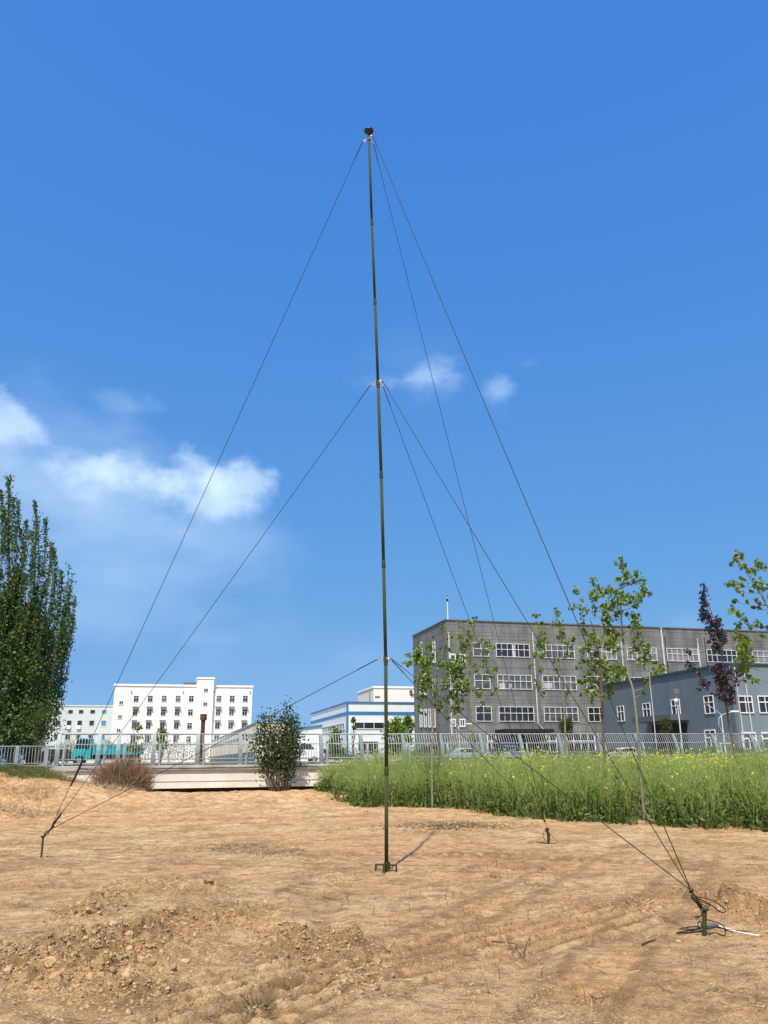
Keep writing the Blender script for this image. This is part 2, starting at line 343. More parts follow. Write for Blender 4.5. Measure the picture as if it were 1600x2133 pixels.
def fine(x, y):
    v = x*VV.x + y*VV.y
    rm = rough_mask(x, y)
    a = (x-TC[0])*tdx + (y-TC[1])*tdy; b = -(x-TC[0])*tdy + (y-TC[1])*tdx
    mk = np.exp(-(a/.80)**4 - (b/.62)**4); mk2 = np.exp(-((a-2.6)/1.3)**4 - ((b+.2)/.6)**4)*.55
    rm = rm*(1-.9*mk)
    g = 1-ss(300, 600, np.abs(x))
    h = .020*fbm(x*1.1, y*1.1, 3) + .010*fbm(x*3.1+5, y*3.1, 3)
    r = 1-np.abs(fbm(x*5.5, y*5.5+2, 4))*2.2
    cr = perlin(x*.8+40, y*.8)
    sc = ss(-.05, .25, cr)                                   # scuffed patches between smooth dusty ones
    h = h + .036*sc*(np.abs(fbm(x*7, y*7, 4))) - .008*sc + .012*np.clip(fbm(x*2.2+31, y*2.2, 4), 0, 1)
    h = h + rm*(.10*np.abs(fbm(x*2.6, y*2.6, 3)) + .10*np.abs(fbm(x*6.5+2, y*6.5, 3)) + .10*ss(.08, .26, perlin(x*5.1+8, y*5.1)) + .05*ss(.05, .2, perlin(x*11+8, y*11)) + .045*np.abs(fbm(x*17, y*17, 4)))
    h = h + .004*fbm(x*17, y*17, 2)*(.4+sc)
    # crawler lug marks
    per = b/.20 + .3*perlin(x*2, y*2)
    h = h + lug(x, y)[0]
    # shallow wheel ruts running away from the camera
    for (ax, bx, wd, dp) in ((-.55, -.075, .16, .030), (-1.9, -.02, .18, .022), (.9, .15, .2, .018), (2.6, .12, .2, .018)):
        c = x - (ax + bx*(y-6) + .25*perlin(y*.16+ax, y*0+.5))
        h = h - dp*np.exp(-(c/wd)**2)*(.5+.5*ss(-.2, .3, perlin(x*.5+9, y*.5))) + dp*.7*np.exp(-((np.abs(c)-wd*1.9)/(wd*.5))**2)*.6
    h = h + ss(8, 13, v)*(.024*np.abs(fbm(x*3.7+1, y*3.7, 4)) + .02*ss(.12, .3, perlin(x*2.9, y*2.9+6))*np.abs(fbm(x*8, y*8, 2)))
    far = ss(18, 30, v)
    h = h + far*.05*fbm(x*1.6, y*1.6, 3)
    u = x*UU.x+y*UU.y
    emb = (1-ss(-5, -1, u))*ss(23, 27, v)
    h = h + emb*.16*np.abs(fbm(x*1.3+3, y*1.3, 4))
    return h*g
TRK = [(.9, 9.0, .35, .94, 6.5, .24), (2.5, 8.6, .35, .94, 6.5, .24), (-3.2, 13.5, .98, -.2, 7.0, .24), (-3.0, 15.2, .98, -.2, 7.0, .24), (4.5, 12.5, .93, -.36, 5.0, .22)]
def height(x, y):
    x = np.atleast_1d(np.asarray(x, float)); y = np.atleast_1d(np.asarray(y, float))
    return macro(x, y)[0] + fine(x, y)
def hz(x, y): return float(height(x, y)[0])

rows = [-300, -120, -50, -20, -8, -3, 0, 2, 3.3, 4.0]
v = 4.2
while v < 33.5: rows.append(v); v += min(max(.5*v*v/1183, .009), .055)
while v < 51: rows.append(v); v += .12
rows = np.array(rows)
tt = np.linspace(-1, 1, 900); ext = [1.02, 1.06, 1.15, 1.3, 1.6, 2, 3, 5, 9, 20, 60, 150]
tt = np.concatenate([-np.array(ext[::-1]), tt, np.array(ext)])
VVg, TTg = np.meshgrid(rows, tt, indexing='ij')
Wd = .60*np.clip(VVg, 4.4, None); Ug = .345*np.clip(VVg, 0, None) + TTg*Wd; Vg = VVg
Xg = UU.x*Ug + VV.x*Vg; Yg = UU.y*Ug + VV.y*Vg
Zg = height(Xg.ravel(), Yg.ravel()).reshape(Xg.shape)
nr, nc = Xg.shape; idx = np.arange(nr*nc).reshape(nr, nc)
fc = np.stack([idx[:-1, :-1], idx[:-1, 1:], idx[1:, 1:], idx[1:, :-1]], -1).reshape(-1, 4)
def soil_mat():
    mt = bpy.data.materials.new('bare loess soil'); mt.use_nodes = True; t = mt.node_tree; b = t.nodes['Principled BSDF']
    b.inputs['Roughness'].default_value = .95; b.inputs['Specular IOR Level'].default_value = .12
    tcn = t.nodes.new('ShaderNodeTexCoord')
    def nz(scale, det, rough=.6, sc=(1, 1, 1)):
        mp = t.nodes.new('ShaderNodeMapping'); mp.inputs['Scale'].default_value = sc; t.links.new(tcn.outputs['Object'], mp.inputs[0])
        n = t.nodes.new('ShaderNodeTexNoise'); n.inputs['Scale'].default_value = scale; n.inputs['Detail'].default_value = det; n.inputs['Roughness'].default_value = rough
        t.links.new(mp.outputs[0], n.inputs['Vector']); return n.outputs['Fac']
    def rng(s, a, b_, c=0., d=1.):
        r = t.nodes.new('ShaderNodeMapRange'); r.inputs[1].default_value = a; r.inputs[2].default_value = b_; r.inputs[3].default_value = c; r.inputs[4].default_value = d
        t.links.new(s, r.inputs[0]); return r.outputs[0]
    def mixc(f, c1, c2, bt='MIX'):
        mm = t.nodes.new('ShaderNodeMix'); mm.data_type = 'RGBA'; mm.blend_type = bt
        if isinstance(f, float): mm.inputs[0].default_value = f
        else: t.links.new(f, mm.inputs[0])
        for i, c in ((6, c1), (7, c2)):
            if isinstance(c, tuple): mm.inputs[i].default_value = (*c, 1)
            else: t.links.new(c, mm.inputs[i])
        return mm.outputs[2]
    base = mixc(rng(nz(.8, 5), .35, .65), (.60, .395, .19), (.83, .605, .33))
    reg = mixc(rng(nz(.11, 3), .42, .62), base, mixc(.6, base, (.74, .415, .195)))
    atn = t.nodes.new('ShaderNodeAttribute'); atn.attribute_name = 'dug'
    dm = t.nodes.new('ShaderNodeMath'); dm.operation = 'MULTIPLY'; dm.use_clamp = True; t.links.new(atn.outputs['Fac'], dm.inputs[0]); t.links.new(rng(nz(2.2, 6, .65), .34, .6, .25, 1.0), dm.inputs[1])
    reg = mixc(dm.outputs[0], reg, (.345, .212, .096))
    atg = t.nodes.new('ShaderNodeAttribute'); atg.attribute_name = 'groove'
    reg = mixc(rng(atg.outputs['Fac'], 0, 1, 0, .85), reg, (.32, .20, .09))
    dk = mixc(rng(nz(4.5, 7, .7, (1, 1.6, 1)), .48, .62, 0, .7), reg, (.30, .19, .088))
    sp = mixc(rng(nz(38, 4, .7), .57, .66, 0, .75), dk, (.15, .088, .036))
    lt = mixc(rng(nz(22, 5, .7, (1, 2, 1)), .58, .70, 0, .5), sp, (.72, .56, .34))
    t.links.new(lt, b.inputs['Base Color'])
    bp = t.nodes.new('ShaderNodeBump'); bp.inputs['Strength'].default_value = .9; bp.inputs['Distance'].default_value = .035
    t.links.new(nz(45, 6, .7), bp.inputs['Height'])
    bp2 = t.nodes.new('ShaderNodeBump'); bp2.inputs['Strength'].default_value = .8; bp2.inputs['Distance'].default_value = .08
    t.links.new(nz(11, 6, .65), bp2.inputs['Height']); t.links.new(bp.outputs[0], bp2.inputs['Normal']); t.links.new(bp2.outputs[0], b.inputs['Normal'])
    return mt
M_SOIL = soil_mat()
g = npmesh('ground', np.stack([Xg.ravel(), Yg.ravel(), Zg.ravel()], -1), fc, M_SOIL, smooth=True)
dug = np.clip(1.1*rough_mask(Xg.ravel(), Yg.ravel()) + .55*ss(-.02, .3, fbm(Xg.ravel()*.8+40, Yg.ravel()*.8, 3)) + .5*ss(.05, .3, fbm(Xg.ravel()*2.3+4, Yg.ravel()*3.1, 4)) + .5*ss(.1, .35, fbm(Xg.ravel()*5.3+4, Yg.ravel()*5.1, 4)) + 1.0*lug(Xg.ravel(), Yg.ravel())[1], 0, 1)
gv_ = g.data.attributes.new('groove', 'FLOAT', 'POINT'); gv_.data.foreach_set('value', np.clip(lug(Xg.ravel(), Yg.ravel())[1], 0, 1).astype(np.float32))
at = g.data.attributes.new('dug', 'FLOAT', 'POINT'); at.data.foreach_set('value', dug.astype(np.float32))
tag(g, kind='structure')
# flat land and road behind the railing, reaching the horizon
def strip(name, u0, u1, v0, v1, z, mt):
    b = MB(); b.quad(W(u0, v0, z), W(u1, v0, z), W(u1, v1, z), W(u0, v1, z)); return b.build(name, mt, kind='structure')
M_LAND = mat('far land', (.20, .19, .13), .95, 0, .3, .05, col2=None)
M_ASPH = mat('asphalt', (.06, .06, .06), .9, 0, .2, 2, bump=.3, bscale=60)
M_PAVE = mat('pavement', (.32, .31, .29), .9, 0, .15, 2)
strip('far_ground', -3000, 3000, 50.5, 5000, ROAD_Z-.01, M_LAND)
b = MB()
b.quad(W(-200, VB+2.0, ROAD_Z), W(300, VB+2.0, ROAD_Z), W(300, 48.6, ROAD_Z), W(-200, 48.6, ROAD_Z)); b.build('road', M_ASPH, kind='structure')
for (a0, a1) in ((VB+.25, VB+2.0), (48.6, 50.5)):
    b = MB(); p = [W(-200, a0, 0), W(300, a0, 0), W(300, a1, 0), W(-200, a1, 0)]
    n = [Vector((q.x, q.y, ROAD_Z-.12)) for q in p] + [Vector((q.x, q.y, ROAD_Z+.12)) for q in p]
    b.v = [tuple(q) for q in n]; b.f = [(4,5,6,7),(0,1,5,4),(2,3,7,6),(0,4,7,3),(1,2,6,5)]; b.mi = [0]*5
    b.build('pavement', M_PAVE, kind='structure')
b = MB()
for k in range(40):
    uu = -60+k*6; b.quad(W(uu, 43.6, ROAD_Z+.004), W(uu+3, 43.6, ROAD_Z+.004), W(uu+3, 43.75, ROAD_Z+.004), W(uu, 43.75, ROAD_Z+.004))
b.build('road_marking', mat('road paint', (.7, .7, .66), .7), kind='structure')
#@@REST
# ------------------------------------------------------------------ bridge and railings
uL, _ = PV(113, 1593, VB)
beam_z0 = PV(450, 1641, VB)[1]
br = empty('concrete_bridge', W(uL, VB, beam_z0), TH, label='pale stained concrete bridge edge beam spanning a dark gap behind the bare field', cat='bridge')
Lb = 75.0; zt = ROAD_Z+.06-beam_z0
b = MB(); b.box(0, Lb, .06, .9, 0, zt-.20); b.build('beam', M_CONC, br)
b = MB(); b.box(0, Lb, .045, .06, .26, .285); b.build('joint_line', M_CONCT, br)
b = MB(); b.box(-.05, Lb, -.04, 1.0, zt-.20, zt); b.build('coping', M_CONCT, br, bevel=.02)
b = MB(); b.box(0, Lb, .9, 13.5, zt-.45, zt-.08); b.build('deck', M_CONC, br)
b = MB(); b.box(-1.0, 0.0, .02, 13.5, -2.2, zt-.2); b.build('abutment', M_CONC, br)
b = MB(); pts = []
random.seed(3)
for k in range(40):
    pts.append((1+k*.55, -.06, zt-.07-.05*abs(math.sin(k*.9+random.random()))))
b.tube(pts, .012, 4)
cb = b.build('cable', M_BLACK, br)

POSTS = [120, 205, 246, 320, 412, 501, 587, 670, 754, 842, 922, 1005, 1088, 1170, 1252, 1332, 1412, 1494, 1574, 1656, 1738, 1820, 1905, 1990]
H = 1.28
def lean(h): return .34*(max(h, 0)/H)**1.5 - .08*math.sin(math.pi*min(h/H, 1))
rb = W(uL, VB+.22, ROAD_Z+.06)
rail = empty('bridge_railing', rb, TH, label='tall grey green steel railing with curved blade posts along the top of the concrete bridge', cat='railing')
PU_ = [PV(p, 1562, VB+.22)[0]-uL for p in POSTS]
hs_ = [H*i/6 for i in range(7)]
for q in PU_:
    b = MB()
    for i in range(6):
        h0, h1 = hs_[i], hs_[i+1]; w0 = .095-.02*h0/H; w1 = .095-.02*h1/H; y0, y1 = lean(h0), lean(h1)
        n = len(b.v)
        for (h, ww, y) in ((h0, w0, y0), (h1, w1, y1)): b.v += [(q-ww, y-.07, h), (q+ww, y-.07, h), (q+ww, y+.07, h), (q-ww, y+.07, h)]
        for f in ((0,1,5,4),(1,2,6,5),(2,3,7,6),(3,0,4,7)): b.f.append(tuple(n+i2 for i2 in f)); b.mi.append(0)
    b.f.append((3,2,1,0)); b.mi.append(0); n = len(b.v); b.f.append((n-4, n-3, n-2, n-1)); b.mi.append(0)
    b.build('post', M_RAIL, rail)
for i in range(len(PU_)-1):
    a, c = PU_[i]+.09, PU_[i+1]-.09; Ln = c-a
    b = MB()
    k = max(3, int(round(Ln/.118)))
    for j in range(1, k):
        x = a+Ln*j/k
        b.tube([(x, lean(h), h) for h in (.26, .55, .8, 1.05, 1.24)], .0115, 5, cap=False)
    b.build('baluster_panel', M_RAILW, rail)
    b = MB(); x = a+.17
    b.tube([(x, lean(h)-.03, h) for h in (0, .3, .6, .84)], [.05, .045, .04, .035], 6); b.build('short_post', M_RAILW, rail)
for h, r in ((1.27, .034), (.85, .024), (.25, .022), (.10, .026)):
    b = MB(); b.tube([(PU_[0], lean(h), h), (PU_[-1], lean(h), h)], r, 8); b.build('rail', M_RAILW, rail, smooth=True)
# lower railing on the left
H2 = .86
r2 = empty('low_railing', W(uL-25, VB+.25, ROAD_Z-.02), TH, label='low pale grey railing beside the poplars, left of the taller bridge railing', cat='railing')
p2 = [PV(p, 1575, VB+.25)[0]-(uL-25) for p in (97, 35, -50, -140, -230, -330, -440, -560)]
for q in p2:
    b = MB(); b.box(q-.07, q+.07, -.06, .06, 0, H2+.02); b.build('post', M_RAILW, r2, bevel=.01)
b = MB(); q0 = p2[-1]; q1 = PV(112, 1575, VB+.25)[0]-(uL-25); k = int((q1-q0)/.115)
for j in range(k):
    x = q0+j*.115
    b.tube([(x, 0, .2), (x, -.03, .5), (x, 0, H2)], .013, 5, cap=False)
b.build('balusters', M_RAILW, r2)
for h, r in ((H2, .034), (.2, .024), (.08, .026)):
    b = MB(); b.tube([(q0, 0, h), (q1, 0, h)], r, 8); b.build('rail', M_RAILW, r2, smooth=True)
# ------------------------------------------------------------------ buildings
def window(parent, x0, x1, z0, z1, y, cols, mid=.58, fw=.07, glass=None, out=-1, rowsplit=True, sashcols=None, axis='x'):
    """pane (named window) with a frame as its child; axis x: on a front wall at y; axis y: on a side wall at x=y"""
    b = MB(); g = glass or M_GLASS
    def bx(b, a0, a1, d0, d1, c0, c1):
        lo, hi = min(d0, d1), max(d0, d1)
        if axis == 'x': b.box(a0, a1, lo, hi, c0, c1)
        else: b.box(lo, hi, a0, a1, c0, c1)
    bx(b, x0, x1, y+out*.03, y-out*.05, z0, z1); wo = b.build('window', g, parent)
    b = MB(); d0, d1 = y+out*.032, y+out*.10
    bx(b, x0, x1, d0, d1, z0, z0+fw); bx(b, x0, x1, d0, d1, z1-fw, z1); bx(b, x0, x0+fw, d0, d1, z0+fw, z1-fw); bx(b, x1-fw, x1, d0, d1, z0+fw, z1-fw)
    zm = z0+(z1-z0)*mid
    if rowsplit: bx(b, x0+fw, x1-fw, d0, d1, zm-fw*.5, zm+fw*.5)
    for k in range(1, cols):
        x = x0+(x1-x0)*k/cols
        if rowsplit: bx(b, x-fw*.35, x+fw*.35, d0, y+out*.09, z0+fw, zm-fw*.5); bx(b, x-fw*.35, x+fw*.35, d0, y+out*.09, zm+fw*.5, z1-fw)
        else: bx(b, x-fw*.35, x+fw*.35, d0, y+out*.09, z0+fw, z1-fw)
    b.build('frame', M_WFRAME, wo); return wo
def pipe(parent, px, py0, py1, v, u0, base, r=.07, name='downpipe', elbow=None, mt=None):
    a = PV(px[0], py0, v); c = PV(px[1], py1, v)
    u = (a[0]+c[0])/2-u0
    pts = [(u, -.16, a[1]-base), (u, -.16, c[1]-base)]
    if elbow: pts += [(u+elbow, -.25, c[1]-base-1.0), (u+elbow, -.25, c[1]-base-1.8)]
    b = MB(); b.tube(pts, r, 8); b.tube([(u, -.16, a[1]-base-.05), (u, -.16, a[1]-base+.3)], [r, r*2.4], 8)
    return b.build(name, mt or M_PIPE, parent)

# grey office block
gv = 94.6; gz = ROAD_Z
gu0, gtop = PV(925, 1292, gv); gu1 = gu0+66
gu0 = (gu0 + PV(936, 1450, gv)[0])/2
vfar = PU(860, 1322, gu0)[0]
GD = vfar-gv
gb = empty('grey_office_block', W(gu0, gv, gz), TH, label='large dark grey tiled office block with rows of white framed windows', cat='building')
GW = gu1-gu0; GH = gtop-gz
b = MB(); b.box(0, GW, 0, GD, 0, GH); b.build('wall', M_GREY, gb)
b = MB(); b.box(-.12, GW+.12, -.12, .35, GH, GH+.14); b.box(-.12, .35, .35, GD+.12, GH, GH+.14); b.box(.35, GW+.12, GD-.3, GD+.12, GH, GH+.14); b.build('roof_coping', M_GREYD, gb)
b = MB(); b.box(.35, GW, .35, GD-.3, GH-.6, GH-.5); b.build('roof', M_DARK, gb)
def gx(px, py): return PV(px, py, gv)[0]-gu0
def gzv(px, py): return PV(px, py, gv)[1]-gz
W3 = [(985, 1018, 2), (1033, 1103, 6), (1125, 1196, 6), (1222, 1283, 6), (1305, 1367, 6), (1388, 1453, 6), (1471, 1533, 6), (1565, 1635, 6)]
W2 = [(988, 1021, 2), (1036, 1108, 6), (1130, 1200, 6), (1221, 1257, 3), (1300, 1362, 6)]
W1 = [(991, 1024, 2), (1039, 1112, 6), (1133, 1204, 6), (1225, 1261, 3)]
z3a, z3b = gzv(1068, 1369), gzv(1068, 1341); z2a, z2b = gzv(1072, 1436), gzv(1072, 1406); z1a, z1b = gzv(1075, 1503), gzv(1075, 1472)
random.seed(5)
for rw, za, zb, yy in ((W3, z3a, z3b, 1355), (W2, z2a, z2b, 1421), (W1, z1a, z1b, 1488)):
    for a, c, n in rw:
        gl = M_GLASS2 if (rw is W3 and a > 1200 and a != 1471) else random.choice([M_GLASS, M_GLASS, M_GLASS3])
        window(gb, gx(a, yy), gx(c, yy), za, zb, 0, n, .56, .06, glass=gl)
for a, c in ((1015, 1050), (1098, 1160), (1180, 1240)):
    window(gb, gx(a, 1550), gx(c, 1550), 1.0, 3.2, 0, 4, .6, .10)
for yy, dh in ((1371, 18), (1440, 15), (1506, 17)):
    for a, c in ((938, 949), (957, 969)):
        window(gb, gx(a, yy), gx(c, yy), gzv(950, yy+dh/2), gzv(950, yy-dh/2), 0, 2, .5, .12, rowsplit=False)
# curtains / blinds behind some panes: pale boards just behind glass read as white infill panels
for (a, c, yt, yb) in ((1066, 1073, 1343, 1368), (1040, 1052, 1423, 1435), (1133, 1150, 1422, 1434), (1235, 1245, 1422, 1434), (1060, 1066, 1424, 1433)):
    b = MB(); b.box(gx(a, yt), gx(c, yt), -.045, -.031, gzv(a, yb), gzv(a, yt)); b.build('curtain', M_CURT, gb)
for yy, dz in ((1496, 1.15), (1431, 1.05), (1359, 1.35)):
    for px in (878, 887, 896, 905):
        if yy == 1359 and px not in (905, 878): continue
        if yy == 1431 and px == 896: continue
        vv, zz = PU(px, yy, gu0); window(gb, vv-gv-.55, vv-gv+.55, zz-gz-dz, zz-gz+dz, 0, 1, .5, .22, rowsplit=False, axis='y')
pipe(gb, (931, 944), 1322, 1532, gv, gu0, gz, .10)
pipe(gb, (1109, 1120), 1322, 1508, gv, gu0, gz, .075, elbow=.9)
pipe(gb, (1291, 1299), 1334, 1395, gv, gu0, gz, .09)
pipe(gb, (1374, 1389), 1312, 1420, gv, gu0, gz, .12)
pipe(gb, (1453, 1460), 1336, 1420, gv, gu0, gz, .09)
b = MB()
for px in (1386, 1468): x = gx(px, 1340); b.box(x-.05, x+.05, -.02, .0-.005, 3, GH-1)
b.build('panel_joint', M_DARK, gb)
b = MB()
for zz in (z3a-.25, z2a-.25, z1a-.25, z3b+.9, z2b+.8, z1b+.8): b.box(.0, GW, -.012, -.003, zz, zz+.05)
b.build('floor_band', M_GREYD, gb)
x0, x1 = gx(1031, 1525), gx(1130, 1525); zc = gzv(1080, 1528)
b = MB(); b.box(x0, x1, -3.2, -.01, zc, zc+.42); cn = b.build('entrance_canopy', M_DARK, gb)
b = MB(); b.box(x0+.6, x1-.6, -.14, -.011, 0, zc-.3); b.build('entrance_doors', M_GLASS, gb)
a = gx(923, 1290)
lm = empty('lightning_mast', W(gu0+.5, gv+.5, gtop), TH, label='thin white lightning mast on the near roof corner of the grey office block', cat='mast')
hp = PV(921, 1237, gv)[1]-gtop
b = MB(); b.tube([(0, 0, -.5), (0, 0, hp*.9)], [.07, .045], 6); b.build('pole', M_WFRAME, lm)
b = MB(); b.lathe([(.02, 0), (.14, .12), (.14, .3), (.02, .45)], (0, 0, hp*.74), 8); b.tube([(0, 0, hp*.9), (0, 0, hp)], .03, 5); b.build('finial', M_DARK, lm)
rbx = empty('roof_housing', W(gu0+gx(1590, 1320), gv+6, gtop), TH, label='low dark brown housing on the grey roof near the right picture edge', cat='roof box')
b = MB(); b.prism([(0, -.4), (12, -.4), (12, 1.35), (6, 1.35), (0, .15)], 0, 5); b.build('housing', mat('brown metal', (.05, .04, .035), .7, 0, .3, 2), rbx)

# blue grey shed on the right
sv = 69.3
su0, stop = PV(1520, 1385, sv)
su0 = (PV(1520, 1385, sv)[0]*.5 + PV(1527, 1470, sv)[0]*.5)
sfar = 94.2
sb = empty('blue_grey_shed', W(su0, sv, gz), TH, label='blue grey ribbed metal shed in front of the grey office block, at the right', cat='building')
SH = stop-gz; SD = sfar-sv; SWd = 32
b = MB(); b.box(0, SWd, .02, SD, 0, SH); b.build('side_wall', M_SHED, sb)
b = MB(); b.box(.25, SWd, -.06, .018, 0, SH-.05); b.build('front_wall', M_SHEDL, sb)
b = MB(); b.box(-.15, SWd+.15, -.2, .1, SH, SH+.22); b.box(-.2, .1, .1, SD, SH, SH+.22); b.box(.1, SWd+.15, .1, SD, SH, SH+.05); b.build('roof', mat('shed roof edge', (.035, .07, .085), .5, 0, .2, 1), sb)
b = MB(); b.box(-.10, .26, -.12, .3, 0, SH-.01); b.build('corner_trim', M_SHED, sb)
for pa, pb, ya, yb in ((1286, 1303, 1471, 1503), (1339, 1358, 1465, 1498), (1398, 1420, 1457, 1493), (1466, 1491, 1449, 1487)):
    va, z1_ = PU(pa, ya+1, su0); vb_, z0_ = PU(pb, yb-1, su0)
    zt_ = (PU(pa, ya, su0)[1]+PU(pb, ya-1.5, su0)[1])/2; zb_ = (PU(pa, yb+1, su0)[1]+PU(pb, yb-1, su0)[1])/2
    window(sb, min(va, vb_)-sv, max(va, vb_)-sv, zb_-gz, zt_-gz, 0, 2, .62, .085, axis='y')
def sx_(px, py): return PV(px, py, sv)[0]-su0
def sz_(px, py): return PV(px, py, sv)[1]-gz
for pa, pb in ((1537, 1567), (1578, 1608), (1630, 1660)):
    window(sb, sx_(pa, 1468), sx_(pb, 1468), sz_(pa, 1486), sz_(pa, 1449), -.06, 2, .63, .10)
    window(sb, sx_(pa+8, 1545), sx_(pb+8, 1545), .9, sz_(pa, 1525), -.06, 2, .63, .14)
for pa, pb in ((1469, 1492),):
    va = PU(pa, 1530, su0)[0]; vb_ = PU(pb, 1530, su0)[0]
    window(sb, min(va, vb_)-sv, max(va, vb_)-sv, .9, 2.9, 0, 2, .62, .12, axis='y')
va, zz = PU(1352, 1500, su0); vb_, z2 = PU(1436, 1497, su0)
b = MB(); b.box(-2.2, -.01, vb_-sv, va-sv, zz-gz-.35, zz-gz+.25); b.build('entrance_canopy', mat('canopy grey', (.10, .11, .12), .6), sb)
b = MB(); b.box(-.12, -.01, vb_-sv+.6, va-sv-.6, 0, zz-gz-.6); b.build('entrance_doors', M_DARK, sb)
for du in (.45, 1.5):
    b = MB(); b.tube([(du, -.2, .2), (du, -.2, SH-.05)], .055, 8); b.build('downpipe', M_PIPE, sb)

# white and blue factory
fv = 116.0; fu0, ftop = PV(723, 1464, fv)
fu0 = fu0*.6+PV(724.5, 1520, fv)[0]*.4
fvf = PU(648, 1484, fu0)[0]; FD = fvf-fv; FW = 22.0; FH = ftop-gz
fb = empty('white_factory', W(fu0, fv, gz), TH, label='white factory with a bright blue stripe and a dark strip window, behind the mast', cat='building')
b = MB(); b.box(0, FW, 0, FD, 0, FH); b.build('wall', M_WB, fb)
b = MB(); b.box(-.15, FW+.1, -.15, .2, FH, FH+.18); b.box(-.15, .2, .2, FD+.1, FH, FH+.18); b.box(-.12, .12, -.12, .12, 0, FH-.002)
zs = PV(723, 1482, fv)[1]-gz; b.box(.121, FW, -.05, -.003, zs-.45, zs); b.box(-.05, -.003, .121, FD, zs-.45, zs); b.build('blue_trim', M_BLUE, fb)
b = MB(); b.box(.2, FW, .2, FD, FH-.25, FH-.1); b.build('roof', M_WB, fb)
window(fb, PV(737, 1511, fv)[0]-fu0, FW-.5, PV(790, 1519, fv)[1]-gz, PV(790, 1504, fv)[1]-gz, 0, 14, .5, .10, rowsplit=False)
va = PU(719, 1510, fu0)[0]-fv; vb_ = PU(652, 1522, fu0)[0]-fv
zt_ = PU(719, 1505, fu0)[1]-gz; zb_ = PU(719, 1520, fu0)[1]-gz
window(fb, va, vb_, zb_, zt_, 0, 14, .5, .10, rowsplit=False, axis='y', glass=M_GLASS2)
for k in range(5):
    window(fb, 1.5+k*4.1, 4.5+k*4.1, .9, 2.9, 0, 4, .5, .09, rowsplit=False)

# tan shed with the stained wall
tv = 108.0; tu0, ttop = PV(535, 1506, tv); tvf = PU(370, 1518, tu0)[0]
tb = empty('tan_shed', W(tu0, tv, gz), TH, label='low shed with rust stained cream walls and faded blue stripe, before the white hotel', cat='building')
TD = tvf-tv; TW = PV(607, 1506, tv)[0]-tu0; THt = ttop-gz
b = MB(); b.box(0, TW, 0, TD, 0, THt); b.build('wall', M_TAN, tb)
zs = THt-1.1
b = MB(); b.box(-.1, TW+.1, -.1, .1, THt, THt+.15); b.box(-.1, .1, .1, TD, THt, THt+.15); b.box(-.1, .1, -.1, .1, 0, THt-.002); b.box(-.06, -.003, .101, TD, zs-.35, zs); b.box(.101, TW, -.06, -.003, zs-.35, zs); b.box(TW-.1, TW+.1, -.1, .1, 0, THt-.002); b.build('faded_trim', M_BLUEP, tb)
b = MB(); b.box(-.08, -.003, .2, TD, 0, 1.5); b.build('plinth', mat('blue grey plinth', (.12, .17, .19), .7, 0, .3, .5), tb)
cu, cz = PV(424, 1491, 104)
ch = empty('rusty_chimney', W(cu, 104, gz), TH, label='rusty brown chimney pipe standing before the stained tan shed wall', cat='chimney')
b = MB(); b.tube([(0, 0, 0), (0, 0, cz-gz)], .26, 12); b.build('flue', M_RUST, ch, smooth=False)
b = MB(); b.tube([(0, 0, cz-gz-.5), (0, 0, cz-gz+.2)], .40, 12); b.build('cowl', M_RUST, ch)
# low wing between tan shed and factory
lu0, lz = PV(620, 1520, 135); lb = empty('low_white_wing', W(lu0, 135, gz), TH, label='low white shed with a blue roof edge, left of the striped factory', cat='building')
lw = PV(655, 1520, 135)[0]-lu0+3
z2 = PV(648, 1510, 135)[1]-gz; z1_ = lz-gz
b = MB(); b.prism([(0, 0), (lw, 0), (lw, z2), (0, z1_)], 0, 12); b.build('wall', M_WB, lb)
b = MB(); b.prism([(0, z1_), (lw, z2), (lw, z2+.3), (0, z1_+.3)], -.2, 12.2); b.build('roof', M_BLUE, lb)
# cream block behind the factory
ov = 215; ou0, oz = PV(778, 1433, ov); ob = empty('cream_block', W(ou0, ov, gz), TH, label='plain cream block rising behind the white factory beside the mast', cat='building')
OW = PV(885, 1433, ov)[0]-ou0; OH = oz-gz
b = MB(); b.box(0, OW, 0, 18, 0, OH); b.build('wall', mat('cream render', (.80, .78, .72), .85, 0, .05, .1), ob)
b = MB(); b.box(-.2, OW+.2, -.2, .3, OH, OH+.5); b.box(-.2, .3, .3, 18, OH, OH+.5); b.build('parapet', M_WHITE, ob)
for (pa, pb, ya, yb) in ((855, 866, 1444, 1452),):
    window(ob, PV(pa, ya, ov)[0]-ou0, PV(pb, ya, ov)[0]-ou0, PV(pa, yb, ov)[1]-gz, PV(pa, ya, ov)[1]-gz, 0, 2, .5, .12, rowsplit=False)
va, zz = PU(773, 1452, ou0)
window(ob, 3, 4.8, zz-gz-3, zz-gz+1.5, 0, 1, .5, .15, rowsplit=False, axis='y')
b = MB(); b.box(PV(781, 1450, ov)[0]-ou0, PV(791, 1450, ov)[0]-ou0, -.12, -.003, PV(785, 1453, ov)[1]-gz, PV(785, 1450, ov)[1]-gz); b.build('vent_panel', M_GREYD, ob)

